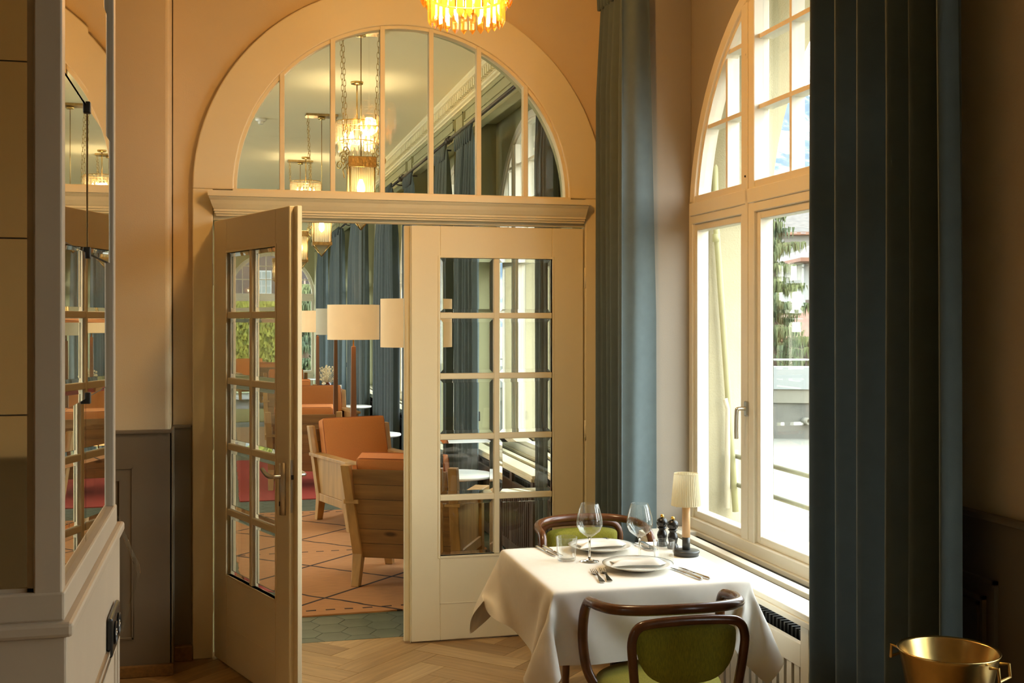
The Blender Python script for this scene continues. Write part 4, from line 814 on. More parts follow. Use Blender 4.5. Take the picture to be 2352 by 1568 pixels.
# ---------------------------------------------------------------- mirrored pier cabinet at the left
t = thing('mirrored_cabinet', 'tall taupe cabinet clad in old mirror tiles at the left edge', 'cabinet', (-.25, 1.9, 0)); cab = t
X0 = -1.25
obj('carcass', B(X0, .02, .02, -.02, .86, 3.4), CABP, t)
obj('base', B(X0, -.012, 0, .010, .900, 1.212), CABP, t, bevel=.004)
obj('ledge', B(X0, -.020, 1.210, .020, .908, 1.233), CABP, t, bevel=.006)
obj('plinth', B(X0, -.022, 0, .020, .91, .10), CABP, t, bevel=.004)
obj('sill', B(X0, -.004, 1.232, .006, .875, 1.278), CABP, t, bevel=.004)
obj('post', B(-.040, -.002, 1.27, .002, .035, 3.4), CABP, t, bevel=.003)
obj('post', B(-.040, .845, 1.27, .002, .885, 3.4), CABP, t, bevel=.003)
obj('stop_bead', B(-.050, .006, 1.27, -.040, .016, 3.4), CABP, t); obj('stop_bead', B(X0, .006, 1.272, -.04, .016, 1.284), CABP, t)
zs_ = [1.2786, 1.5526, 1.8270, 2.1015, 2.376, 2.65, 2.925, 3.20, 3.4]
for i in range(8):
    z0, z1 = zs_[i]+.0012, zs_[i+1]-.0012
    for k, x in enumerate((-.046, -.321, -.596, -.871)):
        obj('mirror_tile', B(x-.2735, .010+random.uniform(0, .001), z0, x, .019, z1), MIRROR, t, (0, 0, 0), (0, 0, 0))
    for k, (ya, yb) in enumerate(((.037, .395), (.398, .843))):
        o = obj('mirror_tile', B(-.0195, ya+.001, z0, -.006, yb-.001, z1), MIRRORC, t)
        o.rotation_euler = (0, random.uniform(-.0015, .0015), random.uniform(-.0012, .0012))
    if i: obj('mirror_clip', B(-.010, .388, z0-.012, .001, .405, z0+.010), DARK, t, bevel=.002)
for q in ((.06, .10), (.82, .10)): pass
for o_ in (0, .03):
    mb = MB()
    A, B_, Z0, Z1 = .14+o_, .80-o_, .16+o_, 1.02-o_
    for q in ((A, Z0, A+.012, Z1), (B_-.012, Z0, B_, Z1), (A, Z0, B_, Z0+.012), (A, Z1-.012, B_, Z1)): mb.box(.008, q[0], q[1], .018-o_*.1, q[2], q[3])
    obj('panel_moulding', mb, CABP, t, bevel=.002, seg=1)
def socket(label, loc, rz, wide=1, m=BLACK):
    t = thing('wall_socket', label, 'socket', loc, rz)     # local: plate in xz, facing -y
    obj('plate', B(-.042*wide, -.012, -.042, .042*wide, 0, .042), m, t, bevel=.006)
    for k in range(wide):
        cx = (k-(wide-1)/2)*.072
        obj('insert', MB().lathe([(0, 0), (.024, 0), (.024, .003), (.021, .003), (.019, -.001), (0, -.001)], 16), DARK, t, (cx, -.013, 0), (R(90), 0, 0))
        for s_ in (-1, 0, 1): obj('contact', MB().lathe([(0, 0), (.003, 0), (.003, .003), (0, .003)], 8), NICKEL, t, (cx+s_*.009, -.013, .006 if s_ == 0 else -.002), (R(90), 0, 0))
    return t
socket('glossy black double socket on the side of the mirrored cabinet', (-.239, 2.57, 1.045), R(90), 2)
socket('black socket on the cheek of the first lounge window niche', (2.11, 9.79, .86), 0)
socket('black socket near the far curtains, right one of the two', (2.14, 18.34, .88), 0)
socket('black socket near the far curtains, left one of the two', (2.14, 21.19, .88), 0)
t = thing('leaflet_holder', 'thin clear plastic leaflet holder behind the mirrored cabinet', 'holder', (-.247, 2.80, 1.05))
obj('sheet', MB().prism([(0, .20), (.05, .08), (.052, .06), (.0, -.12), (-.006, -.12), (.046, .06), (-.006, .2)], 0, .008, 'xz'), GLASSD, t)

# ---------------------------------------------------------------- dining table, cloth
TX, TY, TZ = 1.462, 4.182, .765
t = thing('dining_table', 'square dining table hidden under a white cloth by the window', 'table', (TX, TY, 0))
obj('table_top', B(-.362, -.374, .725, .362, .374, .756), BEECH, t, bevel=.003)
obj('column', MB().lathe([(.03, 0), (.03, .70), (.09, .725)], 16), DARK, t)
obj('foot', B(-.26, -.03, 0, .26, .03, .03), DARK, t, bevel=.004); obj('foot', B(-.03, -.26, 0, .03, .26, .03), DARK, t, bevel=.004)
n = int(math.sqrt(len(CLOTH)/3)+.5); co = CLOTH
vs = [(-co[3*i]/10000, co[3*i+1]/10000, co[3*i+2]/10000) for i in range(n*n)]
vs = [(x, y, min(z, .0012)) for x, y, z in vs]
fs = [(i*n+j, (i+1)*n+j, (i+1)*n+j+1, i*n+j+1) for i in range(n-1) for j in range(n-1)]
cl = obj('tablecloth', MB().add(vs, fs, True), LINEN, None, (TX, TY, TZ-.0015), sub=2)
tag(cl, 'crisp white tablecloth hanging in points from the square table', 'tablecloth')
TT = TZ

# ---------------------------------------------------------------- bentwood armchairs
def bentchair(label, loc, rz):
    t = thing('bentwood_armchair', label, 'chair', loc, rz)
    half = [(-.165, -.02, .425), (-.205, .020, .44), (-.238, .052, .50), (-.252, .058, .60), (-.250, .050, .69), (-.246, .015, .740), (-.247, -.04, .752), (-.245, -.10, .757), (-.215, -.185, .763), (-.13, -.243, .769), (0, -.262, .772)]
    path = half+[(-x, y, z) for x, y, z in half[-2::-1]]
    obj('arm_rail', MB().tube(smoothpath(path, 5), .0175, 12), BENT, t)
    half = [(-.185, -.245, 0), (-.170, -.250, .25), (-.172, -.262, .47), (-.186, -.278, .60), (-.192, -.284, .68), (-.172, -.287, .725), (-.12, -.288, .738), (0, -.290, .742)]
    path = half+[(-x, y, z) for x, y, z in half[-2::-1]]
    obj('back_frame', MB().tube(smoothpath(path, 5), .0155, 12), BENT, t)
    def pad(s_, off, bulge, m, nm):
        N = 44
        def out(k):
            a = 2*math.pi*k; c_, q = math.cos(a), math.sin(a)
            x = .172*math.copysign(abs(c_)**.62, c_)
            z = .682+(.040*abs(q)**.55 if q > 0 else -.150*abs(q)**.95)
            return x, z
        def fn(u, v):
            x, z = out(u); r = v
            cx, cz = 0, .65
            px, pz = cx+(x-cx)*r, cz+(z-cz)*r
            return (px, off+s_*bulge*math.sqrt(max(0, 1-r**3.2))+.25*px*px, pz)
        return obj(nm, MB().grid(fn, N, 10, cu=True), m, t)
    pad(1, -.268, .030, GREENV, 'back_pad'); pad(-1, -.268, .014, GREENV, 'back_pad_rear')
    mb = MB().tube([(.20*math.cos(2*math.pi*k/32), .20*math.sin(2*math.pi*k/32)*1.02, .415) for k in range(32)], .018, 10, closed=True)
    obj('seat_ring', mb, BENT, t)
    obj('seat', MB().lathe([(0, .415), (.19, .415), (.213, .428), (.219, .448), (.212, .468), (.18, .482), (.12, .490), (0, .494)], 40), GREENV, t)
    for s_ in (-1, 1):
        obj('leg', MB().tube(smoothpath([(s_*.165, .15, .43), (s_*.172, .165, .25), (s_*.185, .185, 0)], 4), [.018]*4+[.016]*4+[.012], 10), BENT, t)
    return t
c1 = bentchair('bentwood armchair with olive velvet seat, back turned to the camera', (1.440, 3.700, 0), R(-1))
c2 = clone(c1, 'bentwood armchair with olive velvet back on the far side of the table', (1.610, 4.905, 0), R(176))
c1['group'] = c2['group'] = 'bentwood armchairs at the dining table'

# ---------------------------------------------------------------- table setting
def plate(label, x, y):
    t = thing('dinner_plate', label, 'plate', (x, y, TT), group='plates on the table')
    obj('dish', MB().lathe([(0, .004), (.055, .004), (.06, .001), (.068, .001), (.075, .007), (.115, .017), (.133, .0225), (.134, .0245), (.115, .0205), (.085, .0105), (.075, .009), (0, .008)], 64), PORC, t)
    obj('rim_line', MB().tube([(.1325*math.cos(2*math.pi*k/64), .1325*math.sin(2*math.pi*k/64), .0240) for k in range(64)], .0008, 6, closed=True), RIMM, t)
    return t
PN = plate('white plate with thin dark rim nearest the camera', 1.500, 4.062); PF = plate('white plate with thin dark rim on the far side of the table', 1.478, 4.432)
def napkin(label, x, y, rz, seed):
    rnd = random.Random(seed); a = [rnd.uniform(-1, 1) for _ in range(8)]
    def half(s_):
        def fn(u, v):
            X = (u-.5)*.20; Y = (v-.5)*.105
            e = min(1, 6*min(u, 1-u))*min(1, 5*min(v, 1-v))
            h = .006+.016*(.5+.5*math.sin(3.4*u+a[0]))*(.6+.4*math.cos(4*v+a[1]))*(1.2-v)+.004*math.sin(9*u+a[2]+3*v)+.003*math.sin(14*v+a[3]+u*4)
            X += .012*math.sin(5*v+a[4])+.02*(v-.5); Y = Y*(1.05-.35*u)+.012*math.sin(4*u+a[5])
            return (X, Y, .002+(h*e**.5 if s_ > 0 else 0))
        return fn
    mb = MB().grid(half(1), 30, 18); mb.grid(half(-1), 30, 18)
    o = obj('napkin', mb, LINEN, None, (x, y, TT+.018), (0, 0, rz), sub=1); return tag(o, label, 'napkin')
napkin('folded white napkin on the near plate', 1.500, 4.068, R(-8), 4)
nf = napkin('folded white napkin with a small dark monogram on the far plate', 1.478, 4.436, R(6), 9)
E_ = MB()
for p in ([(-.006, -.016), (-.002, -.006), (.004, -.012), (.008, -.002)], [(-.010, -.008), (.0, .004), (.010, -.004)], [(-.012, .004), (-.004, .012), (.006, .006), (.012, .012)], [(-.004, -.02), (.006, -.022), (.012, -.016)]):
    E_.tube([(q[0]*.9+.015, q[1]*.9-.012, 0) for q in p], .0007, 5)
obj('monogram', E_, BLACK, nf, (0, 0, .0315))
def wineglass(label, x, y):
    t = thing('wine_glass', label, 'glass', (x, y, TT+.0006), group='wine glasses on the table')
    obj('bowl', MB().lathe([(.0058, .092), (.022, .103), (.040, .117), (.0500, .137), (.0515, .150), (.0480, .175), (.0400, .205), (.0340, .224), (.0333, .2245), (.0328, .2235), (.0390, .204), (.0468, .175), (.0503, .150), (.0488, .1375), (.039, .1185), (.021, .1045), (0, .098)], 48), CRYS, t)
    obj('stem', MB().lathe([(0, .0), (.036, .0), (.0365, .0012), (.020, .0035), (.006, .009), (.0042, .02), (.0040, .080), (.0057, .0915), (0, .0935)], 32), BEVEL, t)
wineglass('empty wine glass left on the table in front of the olive chair back', 1.366, 4.236); wineglass('empty wine glass on the right in front of the blue curtain', 1.553, 4.185)
def tumbler(label, x, y):
    o = MB().lathe([(0, 0), (.033, 0), (.036, .004), (.0425, .090), (.0418, .0915), (.0409, .0903), (.0345, .012), (.032, .009), (0, .008)], 40)
    t = obj('tumbler', o, CRYS, None, (x, y, TT+.0006)); return tag(t, label, 'glass', 'water tumblers on the table')
tumbler('clear water tumbler left of the far plate', 1.285, 4.275); tumbler('clear water tumbler right of the near plate by the lamp', 1.627, 4.118)
def fork_mb():
    mb = MB()
    prof = [(-.100, .0085, .002), (-.094, .0105, .0022), (-.07, .0085, .003), (-.02, .0036, .006), (.018, .0034, .0075), (.032, .009, .0065), (.045, .0118, .0035), (.055, .0122, .0022)]
    for (a, b) in zip(prof[:-1], prof[1:]):
        mb.hexa([(-a[1], a[0], a[2]-.0012), (a[1], a[0], a[2]-.0012), (b[1], b[0], b[2]-.0012), (-b[1], b[0], b[2]-.0012)], [(-a[1], a[0], a[2]+.0008), (a[1], a[0], a[2]+.0008), (b[1], b[0], b[2]+.0008), (-b[1], b[0], b[2]+.0008)])
    for k in range(4):
        x = -.0102+k*.0068
        mb.hexa([(x-.0016, .054, .001), (x+.0016, .054, .001), (x+.0009, .098, .0055), (x-.0009, .098, .0055)], [(x-.0016, .054, .003), (x+.0016, .054, .003), (x+.0009, .098, .007), (x-.0009, .098, .007)])
    return mb
def knife_mb():
    mb = MB().tube([(0, -.105, .0035), (0, -.10, .004), (0, -.06, .0042), (0, -.012, .0036), (0, 0, .0034)], [.0035, .0065, .0058, .0045, .004], 10, flat=.6)
    mb.prism([(-.004, 0), (.005, 0), (.0075, .02), (.0078, .07), (.005, .095), (-.001, .106), (-.004, .098)], .002, .0035, 'xy')
    return mb
FK = None; KN = None
for lb, x, y, rz in (('steel fork, left one of the pair beside the near plate', 1.312, 3.975, -8), ('steel fork lying next to the near plate, right one of the pair', 1.347, 3.985, -10), ('steel fork right of the far plate, handle toward the plate rim', 1.655, 4.455, 188), ('outer steel fork right of the far plate', 1.690, 4.450, 176)):
    if FK is None: o = obj('fork', fork_mb(), STEEL, None); FK = o.data
    else: o = obj('fork', None, None, mesh=FK)
    o.location = (x, y, TT+.0015); o.rotation_euler = (0, 0, R(rz)); tag(o, lb, 'fork', 'forks on the table')
for lb, x, y, rz in (('steel table knife nearest the near plate', 1.640, 3.935, 10), ('outer steel table knife right of the near plate', 1.672, 3.935, 10), ('steel table knife at the far left of the cloth, outer one', 1.250, 4.452, 186), ('steel table knife between outer knife and left tumbler', 1.280, 4.452, 186)):
    if KN is None: o = obj('table_knife', knife_mb(), STEEL, None); KN = o.data
    else: o = obj('table_knife', None, None, mesh=KN)
    o.location = (x, y, TT+.0015); o.rotation_euler = (0, 0, R(rz)); tag(o, lb, 'knife', 'knives on the table')
t = thing('table_lamp', 'small table lamp with ivory pleated shade, pale wood stem and grey disc base', 'lamp', (1.775, 4.255, TT))
obj('base', MB().lathe([(0, 0), (.050, 0), (.050, .008), (.053, .012), (.054, .018), (.051, .021), (.014, .023), (0, .023)], 40), MUSH, t)
obj('collar', MB().lathe([(.0158, .020), (.0158, .075), (0, .075)], 24), MUSH, t)
obj('stem', MB().lathe([(.0162, .073), (.0162, .215), (0, .215)], 24), BEECH, t)
NP = 40
def sh(u, v):
    a = 2*math.pi*u; r = .0475+(.0590-.0475)*(1-v); r += .0010*math.cos(NP*a); z = .200+.125*v
    return (r*math.cos(a), r*math.sin(a), z)
obj('lamp_shade', MB().grid(sh, NP*6, 4, cu=True), IVORY, t)
obj('shade_rim', MB().tube([(.0478*math.cos(2*math.pi*k/40), .0478*math.sin(2*math.pi*k/40), .325) for k in range(40)], .0013, 6, closed=True).tube([(.059*math.cos(2*math.pi*k/40), .059*math.sin(2*math.pi*k/40), .200) for k in range(40)], .0013, 6, closed=True), IVORY, t)
obj('switch', B(-.045, -.008, .194, -.028, .002, .198), GOLD, t)
def mill(label, x, y):
    t = thing('pepper_mill', label, 'mill', (x, y, TT), group='mills behind the table lamp')
    obj('body', MB().lathe([(0, 0), (.0225, 0), (.0235, .004), (.022, .012), (.0165, .022), (.0195, .034), (.0215, .046), (.0185, .058), (.0135, .066), (.0145, .072), (.019, .0745), (.019, .078), (.012, .080), (0, .080)], 28), BLACK, t)
    obj('head', MB().lathe([(.012, .079), (.0195, .085), (.0235, .096), (.0215, .108), (.012, .116), (0, .117)], 28), BLACK, t)
    obj('knob', MB().lathe([(.003, .116), (.0065, .1185), (.0082, .124), (.006, .130), (0, .132)], 16), GOLD, t)
mill('black turned mill with gold knob, the left and farther one', 1.752, 4.455); mill('black turned mill with gold knob right behind the table lamp', 1.775, 4.395)

# ---------------------------------------------------------------- gilt bucket on a stand
t = thing('wine_cooler', 'polished gilt wine bucket at the bottom right corner', 'bucket', (1.752, 2.515, 0)); tilt = 0
obj('bucket', MB().lathe([(0, .668), (.072, .668), (.080, .674), (.118, .868), (.1235, .876), (.1215, .879), (.1165, .873), (.077, .680), (0, .677)], 56), BRASS, t)
for a in (-62, 118):
    ca, sa = math.cos(R(a)), math.sin(R(a)); tx, ty = -sa, ca
    P = lambda o_, w_, z: (ca*o_+tx*w_, sa*o_+ty*w_, z)
    obj('handle', MB().tube([P(.118, -.028, .862), P(.140, -.028, .866), P(.142, -.028, .835), P(.142, .028, .835), P(.140, .028, .866), P(.118, .028, .862)], .0042, 8, smooth=False), BRASS, t)
st = thing('bucket_stand', 'slim dark stand carrying the gilt wine bucket', 'stand', (1.752, 2.515, 0))
obj('ring', MB().tube([(.080*math.cos(2*math.pi*k/32), .080*math.sin(2*math.pi*k/32), .664) for k in range(32)], .005, 8, closed=True), DARK, st)
for k in range(3):
    a = 2*math.pi*k/3+.4; obj('leg', MB().tube([(.080*math.cos(a), .080*math.sin(a), .660), (.03*math.cos(a), .03*math.sin(a), .35), (.12*math.cos(a), .12*math.sin(a), 0.004)], .006, 8), DARK, st)
# ---------------------------------------------------------------- chandeliers and lanterns
def prism_mb(L, r=.011):
    mb = MB(); n = 6
    rings = [(r*.6, 0), (r, -.006), (r, -L+.018), (0.0004, -L)]
    vs = []
    for (q, z) in rings:
        for k in range(n): a = 2*math.pi*k/n+math.pi/6; vs.append((q*math.cos(a)*1.0, q*math.sin(a)*.6, z))
    fs = [tuple(range(n))]
    for i in range(3):
        for k in range(n): fs.append((i*n+k, i*n+(k+1) % n, (i+1)*n+(k+1) % n, (i+1)*n+k))
    fs.append(tuple(range(3*n, 4*n))[::-1])
    return mb.add(vs, fs)
def chandelier(label, loc, amber, r1, zb, drop, e, zc=CZ):
    """local z 0 = lowest tip; oval drum of two tiers of hanging prisms"""
    t = thing('crystal_chandelier', label, 'chandelier', (loc[0], loc[1], zb))
    m = AMBER if amber else CLEARC
    L = .105 if amber else .10
    for (rr, z, n) in ((r1, .272, 30), (r1-.028, .110, 26)):
        me = None
        if me is None: me = prism_mb(.19 if rr == r1 else L, math.pi*rr/n*.88).mesh('prism'); me.materials.append(m)
        for k in range(n):
            a = 2*math.pi*k/n
            obj('prism', None, None, t, (rr*math.cos(a), rr*math.sin(a)*.94, z), (0, 0, a+math.pi/2), mesh=me)
    for rr, z in ((r1, .275), (r1-.028, .112), (r1-.028, .24)):
        obj('ring', MB().tube([(rr*math.cos(2*math.pi*k/40), rr*.94*math.sin(2*math.pi*k/40), z) for k in range(40)], .005, 6, closed=True), BRASS, t)
    obj('cross_bar', MB().box(-r1, -.006, .240, r1, .006, .246).box(-.006, -r1*.94, .240, .006, r1*.94, .246), BRASSH, t)
    for k in range(6):
        a = 2*math.pi*k/6
        h = obj('candle', MB().lathe([(.008, .235), (.008, .19), (0, .19)], 10), BRASS, t, ((r1*.55)*math.cos(a), (r1*.55)*math.sin(a), 0))
        obj('bulb', MB().lathe([(0, .19), (.009, .175), (.011, .15), (.006, .125), (0, .118)], 12), BULBA if amber else BULB, h)
    top = zc-zb
    obj('rod', MB().tube([(0, 0, .245), (0, 0, top)], .006, 8), BRASS, t)
    obj('ceiling_cup', MB().lathe([(0, top-.03), (.05, top-.02), (.055, top-.001), (0, top-.001)], 24), BRASS, t)
    l = lamp(loc[0], loc[1], zb+.13, e, (1, .76, .42) if amber else (1, .78, .50), .06)
    return t
chandelier('amber crystal chandelier at the top edge over the dining room', (.915, 4.41), True, .172, 2.850, 0, 27)
chandelier('clear crystal chandelier seen through the middle of the fanlight', (1.075, 9.75), False, .178, 3.10, 0, 6)
chandelier('farther clear crystal chandelier low in the second fanlight pane', (.955, 14.4), False, .185, 3.14, 0, 6)
def lantern(label, x, y, e, fine=True):
    t = thing('hanging_lantern', label, 'lantern', (x, y, 0)); zb, zt = 2.33, 2.84; hw = .085
    P = lambda s1, s2, k=1: (s1*hw*k, s2*hw*k)
    obj('ceiling_plate', B(-.155, -.075, CZ-.022, .155, .075, CZ), BRASSH, t)
    obj('ceiling_rose', MB().lathe([(0, CZ-.045), (.035, CZ-.045), (.035, CZ-.022), (0, CZ-.022)], 20), BRASS, t)
    obj('cord', MB().tube([(0, 0, zt-.01), (0, 0, CZ-.045)], .004, 6), BRASS, t)
    mb = MB()
    for a in range(4):
        s1, s2 = ((-1, -1), (1, -1), (1, 1), (-1, 1))[a]
        obj('corner_bar', MB().tube([(s1*hw, s2*hw, zb+.12), (s1*hw, s2*hw, zt-.07)], .006, 6), BRASS, t)
        mb.tube([(s1*hw, s2*hw, zb+.12), (0, 0, zb)], .006, 6)
    obj('tip_bars', mb, BRASS, t)
    obj('band', B(-hw-.01, -hw-.01, zb+.105, hw+.01, hw+.01, zb+.135), BRASSH, t)
    obj('crown', B(-hw-.014, -hw-.014, zt-.085, hw+.014, hw+.014, zt-.01), BRASSH, t, bevel=.004)
    for k, (a, b, c_, d) in enumerate(((-hw, -hw, hw, -hw), (hw, -hw, hw, hw), (hw, hw, -hw, hw), (-hw, hw, -hw, -hw))):
        z0, z1 = zb+.135, zt-.085; n = 22; vs = []; fs = []
        nx, ny = (b-d, c_-a) if False else ((d-b), -(c_-a)); ln = math.hypot(nx, ny); nx /= ln; ny /= ln
        for i in range(n+1):
            f = i/n; o_ = .002*(1 if i % 2 else -1); vs += [(a+(c_-a)*f+nx*o_, b+(d-b)*f+ny*o_, z0), (a+(c_-a)*f+nx*o_, b+(d-b)*f+ny*o_, z1)]
        for i in range(n): fs.append((2*i, 2*i+2, 2*i+3, 2*i+1))
        obj('glass_panel', MB().add(vs, fs), RIBG, t)
        obj('tip_glass', MB().add([(a, b, zb+.12), (c_, d, zb+.12), (0, 0, zb+.004)], [(0, 1, 2)]), RIBG, t)
    obj('bulb', MB().lathe([(0, zb+.235), (.022, zb+.255), (.030, zb+.285), (.020, zb+.325), (.010, zb+.35), (0, zb+.355)], 16), BULB, t)
    obj('bulb_holder', MB().lathe([(.014, zb+.35), (.014, zt-.085), (0, zt-.085)], 12), BRASS, t)
    for (s1, s2) in ((-1, -1), (1, -1), (1, 1), (-1, 1)):
        if fine:
            mb = MB(); c0 = Vector((s1*(hw+.025), s2*(hw+.025), zt-.03))
            for (cx, cz, r0, sg) in ((0, .045, .036, 1), (.035, -.02, .034, -1)):
                pts = []
                for i in range(22):
                    a = i*.42; rr = r0*(1-i/26)
                    q = cx+rr*math.cos(a)*sg; pts.append((c0.x+s1*q*.7, c0.y+s2*q*.7, c0.z+cz+rr*math.sin(a)))
                mb.tube(pts, .0042, 6)
            mb.tube([(s1*hw, s2*hw, zt-.05), (s1*(hw+.03), s2*(hw+.03), zt-.08), (s1*(hw+.02), s2*(hw+.02), zt-.14)], .004, 6)
            obj('scroll', mb, BRASS, t)
        # chain: links alternate in direction
        mb = MB(); x_, y_ = s1*.135, s2*.062; x2, y2 = s1*(hw+.02), s2*(hw+.02); z = zt+.03; i = 0
        LH = .046 if fine else .09
        while z < CZ-.03:
            f = (z-zt)/(CZ-zt); px = x2+(x_-x2)*min(1, f*1.0); py = y2+(y_-y2)*f
            pts = []
            for k in range(10):
                a = 2*math.pi*k/10; o_ = .0085*math.cos(a); h = z+LH/2+LH*.56*math.sin(a)
                pts.append((px+(o_ if i % 2 else 0), py+(0 if i % 2 else o_), h))
            mb.tube(pts, .0019, 5, closed=True); z += LH*.86; i += 1
        obj('chain', mb, BRASS, t)
    lamp(x, y, zb+.29, e, (1, .76, .46), .03)
    return t
for i, (x, y) in enumerate(((.91, 8.0), (.91, 11.4), (.91, 14.75), (.91, 18.1), (.91, 21.4))):
    lantern(['brass lantern on chains seen through the fanlight, nearest of the row', 'brass lantern with pointed base at the top of the doorway', 'brass lantern half hidden behind the open door edge', 'farther brass lantern seen through the open door glass', 'farthest brass lantern near the end wall'][i], x, y, 9, i < 3)
t = thing('smoke_detector', 'small white round smoke detector on the lounge ceiling', 'detector', (.335, 11.75, CZ))
obj('base', MB().lathe([(0, 0), (.055, 0), (.055, -.018), (.045, -.028), (0, -.028)], 24), PORC, t); obj('sensor', MB().lathe([(.028, -.026), (.028, -.05), (.022, -.056), (0, -.056)], 20), PORC, t)
# ---------------------------------------------------------------- floor lamps
for i, (x, y, lit) in enumerate(((1.17, 7.2, 1), (1.083, 10.1, 1), (1.24, 13.5, 0), (1.26, 16.5, 1))):
    t = thing('floor_lamp', ['floor lamp with cream drum shade cut by the closed door leaf', 'floor lamp with broad glowing oval shade in the middle of the doorway', 'unlit floor lamp with greyish shade behind the broad one', 'farthest floor lamp, leftmost shade in the doorway'][i], 'floor lamp', (x, y, .0095), group='floor lamps along the lounge windows')
    mb = MB()
    def fn(u, v): a = 2*math.pi*u; return (.228*math.cos(a), .17*math.sin(a), 1.52+.305*v)
    obj('shade', MB().grid(fn, 48, 1, cu=True), SHADE if lit else SHADEU, t)
    obj('post', MB().hexa([(-.034, -.034, 0), (.034, -.034, 0), (.034, .034, 0), (-.034, .034, 0)], [(-.019, -.019, 1.46), (.019, -.019, 1.46), (.019, .019, 1.46), (-.019, .019, 1.46)]), WALN, t, bevel=.003)
    obj('stem', MB().tube([(0, 0, 1.455), (0, 0, 1.66)], .008, 8), BRASS, t)
    obj('shade_spider', MB().tube([(-.227, 0, 1.66), (.227, 0, 1.66)], .003, 6), BRASS, t)
    if lit:
        obj('bulb', MB().lathe([(0, 1.62), (.02, 1.64), (.03, 1.68), (.018, 1.72), (0, 1.73)], 12), BULB, t); lamp(x, y, 1.70, 3.0, (1, .62, .28), .04)
# ---------------------------------------------------------------- pine armchairs
def cushion(sx, sy, sz):
    mb = MB()
    def face(M):
        def fn(u, v):
            a, b = 2*u-1, 2*v-1; return M(a, b)
        mb.grid(fn, 10, 10)
    bul = lambda a, b: 1+.16*(1-a*a)*(1-b*b)
    face(lambda a, b: (a*sx, b*sy, sz*bul(a, b))); face(lambda a, b: (a*sx, b*sy, -sz*bul(a, b)))
    for s_ in (-1, 1):
        face(lambda a, b: (s_*sx, a*sy, b*sz)); face(lambda a, b: (a*sx, s_*sy, b*sz))
    return mb
def piping(sx, sy, z):
    r = .03; pts = []
    for (cx, cy, a0) in ((sx-r, sy-r, 0), (-sx+r, sy-r, 90), (-sx+r, -sy+r, 180), (sx-r, -sy+r, 270)):
        for k in range(5): a = R(a0+k*22.5); pts.append((cx+r*math.cos(a), cy+r*math.sin(a), z))
    return MB().tube(pts, .0042, 6, closed=True)
def armchair(label, loc, rz):
    t = thing('pine_armchair', label, 'armchair', loc, rz, group='pine armchairs with orange cushions in the lounge')
    W = .325
    for s_ in (-1, 1):
        q = lambda x, y, z, w_=.032, d=.036: [(x-w_, y-d, z), (x+w_, y-d, z), (x+w_, y+d, z), (x-w_, y+d, z)]
        lg = MB().loft([q(s_*W, -.355, 0, .026, .028), q(s_*W, -.30, .20), q(s_*(W+.022), -.480, .785, .028, .030)])
        obj('leg', lg, PINEV, t, bevel=.004)
        obj('leg', MB().loft([q(s_*W, .335, 0, .026, .028), q(s_*W, .27, .20), q(s_*W, .265, .535)]), PINEV, t, bevel=.004)
        obj('armrest', B(s_*(W-.045), -.44, .535, s_*(W+.055), .36, .563), PINEV, t, bevel=.004)
        obj('side_panel', MB().add([(s_*(W-.012), -.27, .20), (s_*(W-.012), .24, .20), (s_*(W-.012), .24, .535), (s_*(W-.012), -.37, .535), (s_*(W+.012), -.27, .20), (s_*(W+.012), .24, .20), (s_*(W+.012), .24, .535), (s_*(W+.012), -.37, .535)], [(0, 1, 2, 3), (7, 6, 5, 4), (0, 4, 5, 1), (1, 5, 6, 2), (2, 6, 7, 3), (3, 7, 4, 0)]), PINEV, t)
        obj('side_rail', B(s_*(W-.028), -.30, .17, s_*(W+.028), .27, .235), PINEV, t, bevel=.003)
    obj('front_rail', B(-W, .255, .17, W, .285, .26), PINE, t, bevel=.003)
    nb = 6
    for k in range(nb):
        f0, f1 = k/nb, (k+1)/nb; z0, z1 = .175+.585*f0, .175+.585*f1-.002
        y0, y1 = -.300-.172*f0, -.300-.172*f1
        obj('board', MB().hexa([(-W+.02, y0-.012, z0), (W-.02, y0-.012, z0), (W-.02, y0+.012, z0), (-W+.02, y0+.012, z0)], [(-W+.02, y1-.012, z1), (W-.02, y1-.012, z1), (W-.02, y1+.012, z1), (-W+.02, y1+.012, z1)]), PINE, t, bevel=.002)
    obj('seat_board', B(-W+.02, -.29, .225, W-.02, .26, .245), PINE, t)
    sc = obj('seat_cushion', cushion(.285, .30, .065), ORANGE, t, (0, .005, .325), (R(5), 0, 0), bevel=.022, seg=3)
    for z in (.058, -.058): obj('piping', piping(.284, .299, z), RUSTW, sc)
    bc = obj('back_cushion', cushion(.285, .245, .055), ORANGE, t, (0, -.346, .605), (R(106.5), 0, 0), bevel=.022, seg=3)
    for z in (.048, -.048): obj('piping', piping(.284, .244, z), RUSTW, bc)
    return t
a1 = armchair('pine armchair nearest in the doorway, seen from behind', (1.248, 7.49, .009), R(-26))
AC = [('pine armchair with bright orange back cushion facing the camera, in the middle of the doorway', 1.175, 9.60, 197),
      ('pine armchair half hidden by the door edge, seen from behind over the red rug', .790, 11.95, -6),
      ('pine armchair with rust orange cushion facing the camera, farther in the doorway', 1.19, 14.5, 187),
      ('pine armchair seen from behind below the flower vase, cut by the door edge', .90, 16.9, -4),
      ('far orange armchair top showing left of the flowers', 1.02, 19.6, 184),
      ('pine armchair seen through the open door glass near the garden door', .93, 23.6, -14),
      ('far orange armchair beside the end wall door', .55, 25.3, 190)]
for lb, x, y, rz in AC: clone(a1, lb, (x, y, .009), R(rz))
